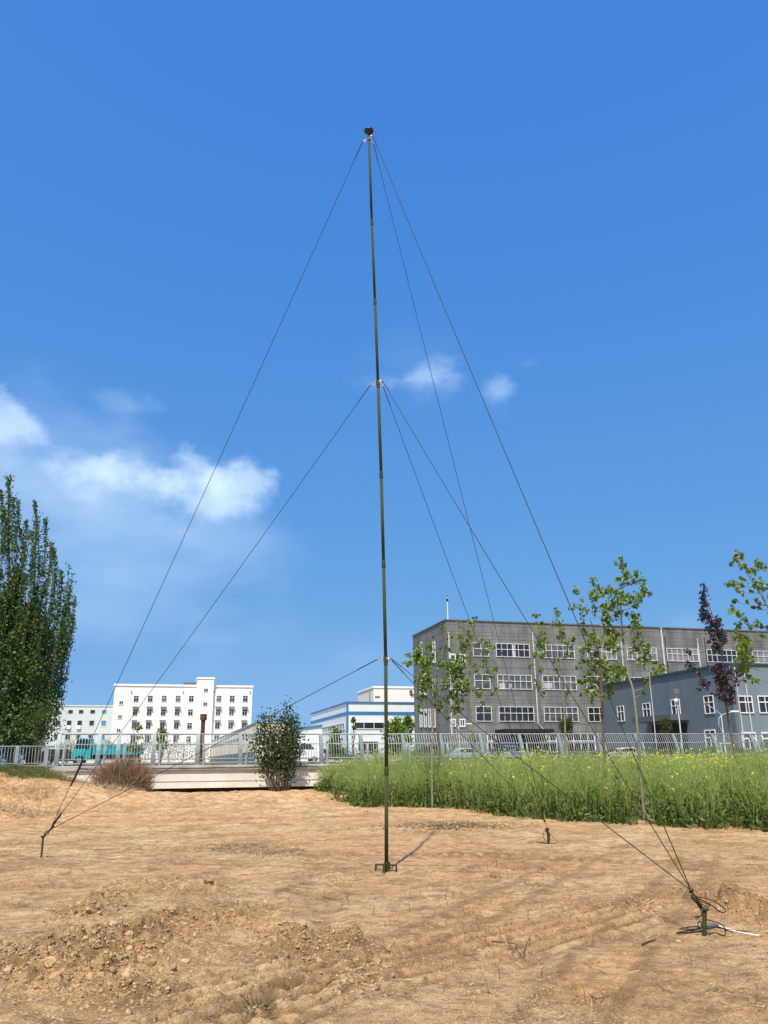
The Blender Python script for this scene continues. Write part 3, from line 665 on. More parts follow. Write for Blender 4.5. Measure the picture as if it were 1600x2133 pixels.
# white hotel
hv = 205.0; hu0, htop = PV(239, 1428, hv)
hb = empty('white_hotel', W(hu0, hv, gz), TH, label='bright white five storey block with a raised stair tower and rows of small windows', cat='building')
hu0 = (hu0+PV(235, 1480, hv)[0])/2; hb.location = W(hu0, hv, gz)
HW = PV(525.5, 1450, hv)[0]-hu0; HH = PV(400, 1430.5, hv)[1]-gz
b = MB(); b.box(0, HW, 0, 16, 0, HH); b.build('wall', panelmat('white rendered facade', (.84, .84, .81), (.78, .78, .75), 7.0, 3.3, .05, .85, .02, stain=.10), hb)
b = MB(); b.box(-.2, HW+.2, -.2, .3, HH, HH+.45); b.box(-.2, .3, .3, 16, HH, HH+.45); b.build('parapet', M_WHITE, hb)
tx0, tx1 = PV(411, 1425, hv)[0]-hu0, PV(445, 1425, hv)[0]-hu0; tz = PV(430, 1415, hv)[1]-gz
b = MB(); b.box(tx0, tx1, -1.2, 5, 0, tz); b.build('stair_tower', M_WHITE, hb)
b = MB(); b.box(tx0-.2, tx1+.2, -1.4, 5.2, tz, tz+.35); b.build('tower_coping', M_WHITE, hb)
def hx(px, py): return PV(px, py, hv)[0]-hu0
def hzz(px, py): return PV(px, py, hv)[1]-gz
for yy, aw in ((1455.5, 0), (1484, 1), (1512, 1), (1540, 1)):
    for k, px in enumerate((283.7, 313, 342, 371, 398.5, 456, 483.5, 511)):
        lf = -.085*(yy-1455)*(1-(px-235)/700)
        a = hx(px+lf-5.4, yy); c = hx(px+lf+5.4, yy); z0_, z1_ = hzz(px, yy+6.8), hzz(px, yy-6.8)
        window(hb, a, c, z0_, z1_, 0, 2, .62, .075, glass=random.choice([M_GLASS, M_GLASS3, M_GLASS2 if k == 1 and yy == 1484 else M_GLASS]))
        if aw and k not in (4,):
            b = MB(); b.box(a-.1, c+.1, -.75, -.003, z1_+.42, z1_+.58); b.build('awning', mat('awning grey', (.32, .32, .31), .7) if 'awning grey' not in bpy.data.materials else bpy.data.materials['awning grey'], hb)
for px, yy in ((252.5, 1464), (250, 1493.5), (247, 1522)): window(hb, hx(px-5, yy), hx(px+5, yy), hzz(px, yy+5), hzz(px, yy-5), 0, 2, .5, .16, rowsplit=False)
for px, yy in ((428.5, 1438.7), (427, 1467.5), (425, 1495)): window(hb, hx(px-5, yy), hx(px+5, yy), hzz(px, yy+4.6), hzz(px, yy-4.6), -1.2, 2, .5, .14, rowsplit=False)
for px in (274, 382, 446, 521):
    b = MB(); b.box(hx(px, 1442)-.1, hx(px, 1442)+.1, -.3, -.003, hzz(px, 1443), hzz(px, 1440)); b.build('rain_spout', M_GREYD, hb)
b = MB(); b.box(tx0-3.2, tx0-.3, 1, 3, HH+.46, HH+1.1); b.build('roof_unit', M_GREYD, hb)

# pale green block
pv = 222.0; pu1, _ = PV(234, 1500, pv); pu0, _ = PV(92, 1500, pv); pz = PV(180, 1471.5, pv)[1]-gz
pb_ = empty('pale_green_block', W(pu0, pv, gz), TH, label='pale green sided block between the tall poplars and the white hotel', cat='building')
b = MB(); b.box(0, pu1-pu0, 0, 14, 0, pz); b.build('wall', M_PALE, pb_)
b = MB(); b.box(-.1, pu1-pu0, -.15, .2, pz, pz+.3); b.build('parapet', M_PALE, pb_)
b = MB(); b.box(PV(100, 1460, pv)[0]-pu0, PV(130, 1460, pv)[0]-pu0, .5, 6, pz-.01, PV(120, 1458, pv)[1]-gz); b.build('roof_house', M_PALE, pb_)
for yy, hh, lst in ((1482.5, 4, ((147, 0), (169, 0), (193, 0), (217, 1))), (1506, 5.5, ((121, 0), (144, 0), (166, 0), (191, 0), (216, 1))), (1535, 6, ((118, 0), (141, 0), (163, 0), (188, 0), (213, 1)))):
    for px, bl in lst:
        window(pb_, PV(px-5.2, yy, pv)[0]-pu0, PV(px+5.2, yy, pv)[0]-pu0, PV(px, yy+hh, pv)[1]-gz, PV(px, yy-hh, pv)[1]-gz, 0, 1, .5, .05, glass=M_GLASSB if bl else M_GLASS, rowsplit=False)
for px, py in ((143, 1515), (164, 1515)):
    uu, zz = PV(px, py, pv); b = MB(); b.box(uu-pu0-.45, uu-pu0+.45, -.5, -.003, zz-gz-.4, zz-gz+.4); b.build('air_conditioner', M_WHITE, pb_)

# ------------------------------------------------------------------ street lamps and poles
def lamp_ball(px, pyt, v, lbl):
    u, z = PV(px, pyt, v); e = empty('street_lamp', W(u, v, ROAD_Z), TH, label=lbl, cat='street lamp')
    h = z-ROAD_Z; b = MB(); b.tube([(0, 0, 0), (0, 0, h)], [.075, .05], 8); b.build('pole', M_PIPE, e)
    b = MB(); b.lathe([(.02, -.2), (.14, -.14), (.2, 0), (.14, .14), (.02, .2)], (-.2, -.1, h+.1), 12); b.build('globe', M_WHITE, e, smooth=True)
    b = MB(); b.box(-.28, .28, -.05, .05, h+.75, h+1.2); b.tube([(0, 0, h), (0, 0, h+.8)], .04, 6); b.build('solar_panel', M_GREYD, e)
    b = MB(); b.lathe([(.2, 0), (.2, .25)], (0, 0, .0), 8); b.build('base', M_PIPE, e)
lamp_ball(1411, 1462, 68, 'white globe street lamp in front of the blue grey shed entrance')
def lamp_arm(px, pyt, v, s, lbl, sg=1):
    u, z = PV(px, pyt, v); e = empty('street_lamp', W(u, v, ROAD_Z), TH, label=lbl, cat='street lamp')
    h = z-ROAD_Z; b = MB(); b.tube([(0, 0, 0), (0, 0, h)], [.075*s, .045*s], 8); b.build('pole', M_PIPE, e)
    b = MB(); b.tube([(0, 0, h-1.6*s), (-.35*s, 0, h-.9*s), (-.25*s, 0, h-.3*s), (.3*s, 0, h+.05), (1.5*s, 0, h+.25*s)], .026*s, 6)
    b.tube([(0, 0, h), (-.7*s, 0, h+.5*s), (-1.3*s, 0, h+.8*s)], .03*s, 5); b.build('curved_arm', M_PIPE, e)
    b = MB(); b.box(1.0*s, 1.75*s, -.12*s, .12*s, h+.2*s, h+.32*s); b.build('lamp_head', M_WHITE, e)
    b = MB(); b.box(-.55*s, .55*s, -.08*s, .08*s, h*.35, h*.35+.15*s); b.build('cross_arm', M_PIPE, e)
lamp_arm(1502, 1488, 62, 1.0, 'white street lamp with curved arms at the left of the purple leaved tree')
lamp_arm(956, 1512, 80, .8, 'white street lamp with a curved arm near the corner of the grey office block')
lamp_arm(76, 1520, 90, 1.1, 'thin pale street lamp left of the pale green block')
u, z = PV(1524, 1375, 70); e = empty('utility_pole', W(u, 70, ROAD_Z), TH, label='slim pale utility pole with insulators by the corner of the blue grey shed', cat='utility pole')
h = z-ROAD_Z; b = MB(); b.tube([(0, 0, 0), (0, 0, h)], [.09, .06], 8); b.build('pole', M_RAILW, e)
b = MB()
for k in range(4): b.lathe([(.03, 0), (.16, .06), (.05, .16)], (.0+.12, -.08, h-3.4-.38*k), 8)
b.build('insulators', M_WHITE, e)
b = MB(); b.tube([(-1.0, 0, h-.5), (1.0, 0, h-.3)], .04, 5); b.build('cross_arm', M_PIPE, e)
u, z = PV(1352, 1400, 66); e = empty('utility_pole', W(u, 66, ROAD_Z), TH, label='very thin pale pole in front of the long side wall of the blue grey shed', cat='pole')
b = MB(); b.tube([(0, 0, 0), (0, 0, z-ROAD_Z)], [.045, .03], 6); b.build('pole', M_PIPE, e)
b = MB(); b.tube([(0, 0, z-ROAD_Z-.2), (.25, 0, z-ROAD_Z+.1)], .03, 5); b.build('bracket', M_PIPE, e)

# ------------------------------------------------------------------ vehicles seen through the railing
M_TYRE = mat('tyre', (.02, .02, .02), .8); M_RIM = mat('rim', (.4, .4, .42), .35, .6); M_LAMP = mat('head lamp', (.6, .62, .65), .2)
def car(px, v, col, lbl, kind='sedan', face=1, grp=None):
    u, _ = PV(px, 1575, v); e = empty('parked_car', W(u, v, ROAD_Z), TH if face > 0 else TH+math.pi, label=lbl, cat={'sedan': 'car', 'suv': 'car', 'van': 'van'}[kind], group=grp)
    pm = mat('paint '+lbl[:14], col, .25, 0, .03, 2, spec=.6)
    if kind == 'sedan':
        body = [(-2.2, .35), (2.2, .35), (2.25, .62), (2.1, .80), (1.25, .92), (-1.5, .96), (-2.2, .90), (-2.28, .6)]
        roof = [(1.2, .92), (.45, 1.40), (-.9, 1.44), (-1.75, .97)]
    elif kind == 'suv':
        body = [(-2.25, .42), (2.25, .42), (2.3, .8), (2.15, 1.0), (1.15, 1.08), (-2.2, 1.1), (-2.3, .7)]
        roof = [(1.15, 1.08), (.5, 1.66), (-1.75, 1.70), (-2.2, 1.1)]
    else:
        body = [(-2.5, .4), (2.4, .4), (2.5, .8), (2.3, 1.15), (1.7, 1.25), (-2.5, 1.25)]
        roof = [(1.7, 1.25), (1.05, 2.05), (-2.4, 2.1), (-2.5, 1.25)]
    b = MB(); b.prism(body, -.86, .86); b.build('body', pm, e, bevel=.06)
    b = MB(); b.prism(roof, -.74, .74); b.build('cabin', pm, e, bevel=.07)
    x1, z1_ = roof[0]; x2, z2_ = roof[1]; x3, z3_ = roof[2]; x4, z4_ = roof[3]
    for s in (-1, 1):
        b = MB()
        if kind == 'van': pr = [(x1-.25, z1_+.08), (x2-.02, z2_-.18), (x2-1.0, z2_-.18), (x2-1.0, z1_+.08)]
        else: pr = [(x1-.28, z1_+.06), (x2-.08, z2_-.09), (x3+.1, z3_-.10), (x4+.28, z4_+.07)]
        b.prism(pr, s*.755-.01, s*.755+.01); b.build('side_window', M_GLASS, e)
    b = MB(); b.quad((x1+.012, -.66, z1_+.06), (x1+.012, .66, z1_+.06), (x2+.03, .62, z2_-.06), (x2+.03, -.62, z2_-.06)); b.build('windscreen', M_GLASS, e)
    for x in (-1.4, 1.42):
        for s in (-1, 1):
            b = MB(); b.tube([(x, s*.72, .33), (x, s*.90, .33)], .33, 18); wl = b.build('wheel', M_TYRE, e)
            b = MB(); b.tube([(x, s*.85, .33), (x, s*.915, .33)], .19, 12); b.build('rim', M_RIM, wl)
    for s in (-1, 1):
        b = MB(); b.box(body[2][0]-.16, body[2][0]+.01, s*.62-.16, s*.62+.16, body[2][1]-.02, body[2][1]+.12); b.build('headlight', M_LAMP, e)
    return e
WHT = (.78, .79, .80)
car(80, 150, WHT, 'white saloon car behind the low railing, below the thin street lamp', 'sedan', -1)
car(132, 96, (.02, .022, .025), 'black car left of the teal truck', 'suv', 1)
car(622, 84.0, WHT, 'white van behind the railing, right of the dark bush', 'van', 1)
car(700, 104.0, (.10, .12, .14), 'dark grey car parked below the white factory, left of the mast', 'suv', 1, 'cars parked in front of the factory')
car(765, 104.0, (.62, .64, .66), 'silver car parked below the white factory, just left of the mast', 'sedan', 1, 'cars parked in front of the factory')
car(885, 88.0, (.04, .05, .06), 'black car parked below the side wall of the grey office block', 'suv', -1, 'cars parked in front of the factory')
car(975, 86.0, (.30, .42, .55), 'pale blue car parked at the corner of the grey office block', 'sedan', 1)
car(1065, 88.0, (.10, .18, .42), 'blue car parked under the dark entrance canopy', 'suv', 1)
car(1300, 88.0, WHT, 'white car parked by the far end of the blue grey shed', 'sedan', -1)
# teal cargo truck
M_TEAL = mat('teal paint', (.0, .36, .40), .4, 0, .12, 2, spec=.5)
u, _ = PV(182, 1570, 74.0); e = empty('teal_truck', W(u, 74.0, ROAD_Z), TH, label='teal cargo truck with a low open bed behind the left end of the bridge railing', cat='truck')
b = MB(); b.prism([(-1.1, .5), (.35, .5), (.35, 2.15), (-.75, 2.2), (-1.05, 1.3), (-1.15, .9)], -.85, .85); b.build('cab', M_TEAL, e, bevel=.05)
b = MB(); b.prism([(-1.0, 1.35), (-.78, 2.05), (.15, 2.05), (.15, 1.35)], -.87, -.853); b.build('side_window', M_GLASS, e)
b = MB(); b.box(.5, 4.4, -.95, .95, .85, .95); b.box(.5, 4.4, -.95, -.88, .95, 1.55); b.box(.5, 4.4, .88, .95, .95, 1.55); b.box(.5, .57, -.88, .88, .95, 1.75); b.box(4.33, 4.4, -.88, .88, .95, 1.55)
for k in range(7): b.box(.6+k*.62, .68+k*.62, -1.0, -.951, .85, 1.56)
b.box(.5, 4.4, -1.0, -.951, 1.57, 1.62); b.build('cargo_bed', M_TEAL, e)
b = MB(); b.box(-.9, 4.2, -.35, .35, .5, .84); b.build('chassis', M_DARK, e)
for x in (-.5, 3.1, 3.9):
    for s in (-1, 1):
        b = MB(); b.tube([(x, s*.65, .4), (x, s*.92, .4)], .4, 18); wl = b.build('wheel', M_TYRE, e)
        b = MB(); b.tube([(x, s*.86, .4), (x, s*.935, .4)], .2, 12); b.build('rim', M_RIM, wl)
for s in (-1, 1):
    b = MB(); b.box(-1.17, -1.08, s*.6-.12, s*.6+.12, .72, .88); b.build('headlight', M_LAMP, e)

# ------------------------------------------------------------------ the mast
base = PG(805, 1812, .02); MY = base.y
mj = [(805, 1806), (805, 1600), (803.5, 1372), (799, 1170), (794, 985), (787.5, 797), (781, 625), (774.5, 460), (768.5, 284)]
MP = [PY(x, y, MY) for x, y in mj]; MP[0].z = hz(base.x, MY)+.02
MR = [.027, .0262, .0255, .0248, .0240, .0232, .0224, .0216]
mast = empty('telescopic_mast', MP[0], 0, label='tall slim olive green sectional mast standing on the bare soil, held by guy ropes', cat='mast')
O = MP[0]
for i in range(8):
    b = MB(); b.tube([MP[i]-O, MP[i+1]-O], MR[i], 20); b.build('pole_section', M_OLIVE, mast, smooth=True)
    if i > 0:
        d = (MP[i+1]-MP[i]).normalized()
        b = MB(); b.tube([MP[i]-O-d*.10, MP[i]-O-d*.09, MP[i]-O+d*.005, MP[i]-O+d*.02], [MR[i-1]+.0005, MR[i-1]+.004, MR[i-1]+.004, MR[i]+.001], 20); b.build('collar', M_OLIVE, mast, smooth=True)
TOP = MP[8]; 
b = MB(); b.lathe([(.02, -.10), (.022, -.02), (.045, -.005), (.078, .0), (.086, .014), (.085, .034), (.066, .05), (.035, .058), (.01, .06)], TOP-O+Vector((0, 0, .10)), 32); b.build('antenna', M_BLACK, mast, smooth=True)
def torus(b, c, R, r, ax, seg=14):
    ax = Vector(ax).normalized(); a = ax.orthogonal().normalized(); q = ax.cross(a)
    b.tube([Vector(c)+(a*math.cos(t*2*math.pi/seg)+q*math.sin(t*2*math.pi/seg))*R for t in range(seg+1)], r, 6, cap=False)
stake_px = {'left': (86, 1787, 90, 1742), 'far': (1142.5, 1757, 1141, 1726), 'right': (1467, 1948, 1468, 1893)}
ST = {}
for k, (bx_, by_, tx_, ty_) in stake_px.items():
    g0 = PG(bx_, by_, 0); z0 = hz(g0.x, g0.y); g0 = PG(bx_, by_, z0); t0 = PY(tx_, ty_, g0.y + (.02 if k == 'left' else 0)); ST[k] = (g0, t0)
rings = {'upper': (8, -.06), 'middle': (5, 0), 'lower': (2, 0)}
RP = {}
for nm, (i, dz) in rings.items():
    d = (MP[8]-MP[7]).normalized() if i == 8 else (MP[i+1]-MP[i]).normalized()
    c = MP[i] + d*dz - O; r = MR[min(i, 7)]
    b = MB(); b.tube([c-d*.035, c+d*.035], r+.009, 20); rg = b.build('guy_ring', M_STAKE, mast, smooth=False)
    for k in ST:
        dd = (ST[k][1]-O-c); hh = Vector((dd.x, dd.y, 0)).normalized(); p = c+hh*(r+.010)
        b = MB(); torus(b, p+hh*.028, .026, .0055, hh.cross(Vector((0, 0, 1)))); torus(b, p+hh*.068+dd.normalized()*.012, .024, .005, (hh+Vector((0, 0, .6)))); b.build('shackle', M_STEEL, rg)
        RP[(nm, k)] = O+p+hh*.085+dd.normalized()*.02
b = MB(); b.box(-.16, .15, -.016, .016, .052, .072); b.box(-.016, .016, -.15, .15, .073, .09)
for x, y in ((-.15, 0), (.14, 0)): b.box(x-.010, x+.010, -.016, .016, -.05, .052)
for x, y in ((0, -.14), (0, .14)): b.box(-.016, .016, y-.010, y+.010, -.05, .073)
b.tube([(0, 0, -.03), (0, 0, .10)], .034, 12); ft = b.build('base_foot', M_STAKE, mast); ft.rotation_euler = (0, 0, math.radians(-14))
cpts = [PG(x, y, hz(*gpt(x, y))+.006)-O for x, y in ((806, 1810), (800, 1822), (790, 1826), (778, 1820), (770, 1812))]
b = MB(); b.tube([c for c in cpts], .003, 5); b.build('tail_wire', M_STRAW, mast)

SN = {'left': 'left stake', 'far': 'far stake', 'right': 'near right stake'}
sl = {('upper', 'left'): .060, ('middle', 'left'): .022}
for k, (g0, t0) in ST.items():
    e = empty('ground_stake', g0, 0, label={'left': 'thin dark steel stake with a flat head at the left of the field', 'far': 'short dark stake with tangled rope near the crop edge', 'right': 'thick olive stake with a round head at the right, rope coils around it'}[k], cat='stake')
    d = (t0-g0); dn = d.normalized()
    b = MB(); b.tube([-dn*.12, d*.97], .019 if k != 'left' else .016, 12 if k == 'right' else 6); b.build('shaft', M_STAKE, e, smooth=False)
    b = MB(); b.tube([d*.93, d*.96, d, d+dn*.012], [.022, .036, .040, .028], 14); b.build('head', M_STAKE, e)
    for nm in rings:
        p0 = RP[(nm, k)]
        off = {'left': Vector((.10, 0, .10)), 'far': Vector((-.05, -.02, .13)), 'right': Vector((-.09, .02, .14))}[k]
        p1 = t0 + off
        # a slight sag
        n = 14; pts = []
        for i in range(n+1):
            t = i/n; q = p0.lerp(p1, t); q.z -= .0035*(p1-p0).length*4*t*(1-t)*(.6 if nm == 'lower' else 1.0); pts.append(q)
        e = empty('guy_rope', p0, 0, label=f'dark guy rope from the {nm} mast ring to the {SN[k]}', cat='rope', group='guy ropes of the mast')
        b = MB(); b.tube([q-p0 for q in pts], .0050, 6); b.build('rope', M_ROPE, e)
        d2 = (p1-p0).normalized()
        b = MB(); b.tube([Vector((0, 0, 0)), d2*.34], .0075, 6); b.build('splice', M_SLEEVE, e)
        b = MB(); q = p1-p0; dd = (t0-p1)
        b.tube([q, q+dd*.5, t0-p0+Vector((0, 0, -.02))], .005, 5); b.build('lashing', M_ROPE, e)
        if (nm, k) in sl or k == 'left':
            f = {'upper': (.905, .942), 'middle': (.962, .992), 'lower': (.36, .39)}[nm]
            a0 = pts[0].lerp(pts[-1], f[0]); a1 = pts[0].lerp(pts[-1], f[1])
            if nm == 'lower': a0 = None
            if a0 is not None:
                def onr(t):
                    q = p0.lerp(p1, t); q.z -= .0035*(p1-p0).length*4*t*(1-t); return q-p0
                ts = np.linspace(f[0], f[1], 7)
                b = MB(); b.tube([onr(t)+Vector((.012*math.sin(9*t*7), .01, 0)) for t in ts], [.010, .016, .019, .015, .019, .016, .011], 7); b.build('tensioner', M_SLEEVE, e)
        else:
            b = MB(); torus(b, q, .018, .006, d2); b.build('thimble', M_STAKE, e)
# loose rope bundles
def loop(b, c, pts, r=.0048):
    P = [Vector(p) for p in pts]; res = []
    n = len(P)
    for i in range(n-1):
        a0 = P[max(i-1, 0)]; a = P[i]; c_ = P[i+1]; d_ = P[min(i+2, n-1)]
        for t in np.linspace(0, 1, 7)[:-1]:
            t2 = t*t; t3 = t2*t; res.append(.5*((2*a)+(-a0+c_)*t+(2*a0-5*a+4*c_-d_)*t2+(-a0+3*a-3*c_+d_)*t3))
    res.append(P[-1]); b.tube([q-c for q in res], r, 6)
g0, t0 = ST['right']; YR = g0.y
def RPt(px, py, dy=0.0): return PY(px, py, YR+dy)
def RG_(px, py, h=.008):
    p = PG(px, py, 0); z = hz(p.x, p.y); p = PG(px, py, z+h); return p
b = MB()
loop(b, g0, [RPt(1440, 1866), RPt(1452, 1868, .03), RPt(1480, 1874, .06), RPt(1500, 1885, .08), RPt(1512, 1897, .06), RPt(1502, 1900, .05), RPt(1480, 1884, .03), RPt(1455, 1872, .02), RPt(1444, 1868)])
loop(b, g0, [RPt(1442, 1868), RPt(1460, 1882, -.03), RPt(1474, 1888, -.02), RPt(1478, 1885), RPt(1462, 1879), RPt(1446, 1872)])
loop(b, g0, [RPt(1441, 1866), RPt(1450, 1880, -.03), RPt(1460, 1896, -.02), RPt(1462, 1905, -.03), RPt(1452, 1913, -.05), RPt(1449, 1910, -.05), RPt(1460, 1908, -.04)])
for q in ((1441, 1862, 1446, 1874), (1444, 1866, 1452, 1878), (1448, 1872, 1460, 1890), (1440, 1868, 1456, 1884)):
    b.tube([RPt(q[0], q[1])-g0, RPt(q[2], q[3])-g0], .011, 6)
o = b.build('rope_bundle', M_ROPE, None, smooth=True); o.location = g0
tag(o, 'knotted dark rope with hanging loops above the near right stake', 'rope')
b = MB()
loop(b, g0, [RG_(1412, 1942), RG_(1440, 1938), RG_(1460, 1934), RG_(1450, 1930, .02), RG_(1420, 1934), RG_(1418, 1937), RG_(1445, 1936), RG_(1475, 1930, .03), RG_(1530, 1938), RG_(1600, 1944), RG_(1680, 1950)])
loop(b, g0, [RG_(1455, 1936), RG_(1454, 1922, .03), RG_(1460, 1920, .05), RG_(1462, 1930), RG_(1470, 1945), RG_(1490, 1943), RG_(1505, 1948), RG_(1512, 1945), RG_(1508, 1930, .02), RG_(1495, 1922, .03), RG_(1470, 1915, .03)])
loop(b, g0, [RG_(1408, 1944), RG_(1430, 1943), RG_(1455, 1941), RG_(1465, 1938)], .007)
o = b.build('rope_coil', M_ROPE, None, smooth=True); o.location = g0
tag(o, 'loose coil of dark rope lying around the foot of the near right stake', 'rope')
c0 = RG_(1490, 1932); c1 = RG_(1475, 1930)
e = empty('strap_winder', RG_(1485, 1930), 0, label='grey winder with a flat white webbing strap trailing right from the near right stake', cat='winder')
O2 = e.location.copy(); a = RG_(1472, 1932, .02)-O2; c = RG_(1494, 1928, .02)-O2
b = MB(); b.tube([a, a.lerp(c, .3), a.lerp(c, .7), c], [.012, .026, .026, .016], 10); b.build('grip', mat('grey plastic', (.10, .11, .12), .5), e, smooth=True)
b = MB(); P = [RG_(x, y, .010)-O2 for x, y in ((1494, 1927), (1515, 1934), (1535, 1940), (1560, 1945), (1582, 1948))]
for i in range(len(P)-1):
    n = Vector((0.012, .014, 0)); b.v += [tuple(P[i]-n), tuple(P[i+1]-n), tuple(P[i+1]+n), tuple(P[i]+n)]; k = len(b.v)-4; b.f.append((k, k+1, k+2, k+3)); b.mi.append(0)
o = b.build('webbing_strap', M_STRAP, e); sm = o.modifiers.new('t', 'SOLIDIFY'); sm.thickness = .003
g0, t0 = ST['far']; YF = g0.y
def FP(px, py, dy=0): return PY(px, py, YF+dy)
b = MB()
loop(b, g0, [FP(1138, 1727), FP(1133, 1734), FP(1131.5, 1741), FP(1134, 1747), FP(1137, 1751)])
loop(b, g0, [FP(1142, 1732), FP(1150, 1742, .1), FP(1158, 1750, .15), FP(1164, 1757, .2)])
loop(b, g0, [RG_(1118, 1754), RG_(1128, 1755), RG_(1142, 1757), RG_(1158, 1758)], .009)
b.tube([FP(1137, 1725)-g0, FP(1143, 1738)-g0, FP(1143, 1754)-g0], [.018, .028, .022], 6)
o = b.build('rope_bundle', M_ROPE, None); o.location = g0; tag(o, 'small tangle of dark rope tied to the far stake at the crop edge', 'rope')
g0, t0 = ST['left']
b = MB(); torus(b, Vector((.05, 0, .05)), .035, .006, (0, 1, 0)); b.tube([(0, 0, 0), (.06, 0, .06)], .012, 6); b.tube([(.06, 0, .06), (.16, 0, .15)], [.014, .018], 6)
o = b.build('rope_hook', M_SLEEVE, None); o.location = t0; tag(o, 'dark hook and ring joining three ropes to the left stake', 'hook')
#@@PLANTS
# ------------------------------------------------------------------ leaves and plants
def leafcards(C, S, nrm=None, up=.4, shape='heart', rng=RNG, hang=.3):
    """n leaf polygons (6 verts) at centres C with sizes S, random orientation"""
    n = len(C); a = rng.normal(size=(n, 3)); a[:, 2] -= hang; a /= np.linalg.norm(a, axis=1)[:, None]      # leaf axis (petiole to tip)
    r = rng.normal(size=(n, 3)); r -= (r*a).sum(1)[:, None]*a; r /= np.linalg.norm(r, axis=1)[:, None]; nn = np.cross(a, r)
    if shape == 'heart': P = [(-.45, 0), (-.25, .42), (.15, .40), (.55, 0), (.15, -.40), (-.25, -.42)]; cup = [0, .10, .08, -.08, .08, .10]
    else: P = [(-.5, 0), (-.2, .17), (.2, .15), (.5, 0), (.2, -.15), (-.2, -.17)]; cup = [0, .05, .05, -.1, .05, .05]
    V = np.stack([C + (a*p[0] + r*p[1] + nn*c)*S[:, None] for p, c in zip(P, cup)], 1).reshape(-1, 3)
    b0 = np.arange(n)[:, None]*6
    Fq = np.concatenate([b0+np.array([0, 1, 2, 3]), b0+np.array([0, 3, 4, 5])]); rn = rng.random(n); return V, Fq, np.concatenate([rn, rn])
def cubic(pts, n=6):
    P = [Vector(p) for p in pts]; res = []
    for i in range(len(P)-1):
        a0 = P[max(i-1, 0)]; a = P[i]; c_ = P[i+1]; d_ = P[min(i+2, len(P)-1)]
        for t in np.linspace(0, 1, n+1)[:-1]:
            t2 = t*t; t3 = t2*t; res.append(.5*((2*a)+(-a0+c_)*t+(2*a0-5*a+4*c_-d_)*t2+(-a0+3*a-3*c_+d_)*t3))
    res.append(P[-1]); return res
def sapling(name, trunk, Y, clumps, lbl, cat, lm, bm, r0=.045, leaf=.085, dens=1.0, basez=None, depth=.5, group=None, seed=1, den_r=1.0, extra=1):
    rg = np.random.default_rng(seed); random.seed(seed)
    tp = [PY(x, y, Y) for x, y in trunk]
    if basez is None: tp[0].z = hz(tp[0].x, tp[0].y)-.05
    else: tp[0].z = basez
    O = tp[0].copy(); e = empty(name, O, 0, label=lbl, cat=cat, group=group)
    tp = [tp[0]] + [p+Vector((0, random.uniform(-.06, .06), 0)) for p in tp[1:]]
    T = cubic(tp, 5); n = len(T); b = MB(); b.tube([p-O for p in T], [r0*(1-.82*(i/(n-1))) for i in range(n)], 8)
    C = []; S = []; nodes = [(T[i], i/n, 0) for i in range(n//3, n)]
    nv = (T[-1]-T[0]).length; cc = []
    for cl in clumps:
        c = PY(cl[0], cl[1], Y+random.uniform(-depth, depth)*.8); cc.append((min((q-c).length for q in T), c, cl))
    for dist_, c, cl in list(cc):
        for _ in range(extra):
            if random.random() < .75:
                f_ = random.uniform(.55, .95); c2 = c+Vector((random.uniform(-1, 1)*.0075*Y, random.uniform(-.2, .2), -abs(random.gauss(0, 1))*.006*Y)); cc.append((dist_+.05, c2, (cl[0], cl[1], cl[2]*f_)))
    cc.sort(key=lambda t: t[0])
    for _, c, cl in cc:
        R = cl[2]*Y/F*1.12; wgt = cl[3] if len(cl) > 3 else 1.0
        s, fr, lv = min(nodes, key=lambda q: (q[0]-c).length*(1+.12*q[2]) + (0 if q[0].z < c.z-.08 else .5+(q[0].z-c.z)))
        ln = (c-s).length; mid = s.lerp(c, .55)+Vector((random.uniform(-.05, .05)*ln, random.uniform(-.05, .05)*ln, -.07*ln))
        br = cubic([s, mid, c], 4); rb_ = max(.0035, r0*.36*(.55**lv)*(1-.6*fr))
        b.tube([q-O for q in br], [rb_*(1-.6*i/(len(br)-1)) for i in range(len(br))], 5)
        nodes.append((c, fr, lv+1)); nodes.append((mid, fr, lv+.6))
        nl = max(10, int(dens*wgt*13*(R/leaf)**2))
        q = rg.normal(size=(nl, 3)); q /= np.linalg.norm(q, axis=1)[:, None]; q *= (rg.random(nl)**.55)[:, None]*R
        C.append(np.array(c)+q); S.append(leaf*rg.uniform(.42, 1.05, nl))
        for t in range(3):
            z = c+Vector(q[rg.integers(nl)]); b.tube([c-O, z-O], .003, 4)
    for i in range(int(10*dens)):                                     # a few leaves on the stem
        k = rg.integers(int(n*.55), n); C.append(np.array([T[k]])+rg.normal(size=(1, 3))*leaf*.9); S.append(np.array([leaf*.8]))
    b.build('trunk', bm, e, smooth=True)
    C = np.concatenate(C); S = np.concatenate(S); V, Fq, rn = leafcards(C-np.array(O), S, rng=rg)
    npmesh('crown', V, Fq, lm, e, rnd=rn); return e
def ch(x0, y0, x1, y1, n, r, jit=4, seed=0):      # a chain of clumps
    rr = random.Random(seed+x0); return [(x0+(x1-x0)*i/max(1, n-1)+rr.uniform(-jit, jit), y0+(y1-y0)*i/max(1, n-1)+rr.uniform(-jit, jit), r*rr.uniform(.75, 1.2)) for i in range(n)]
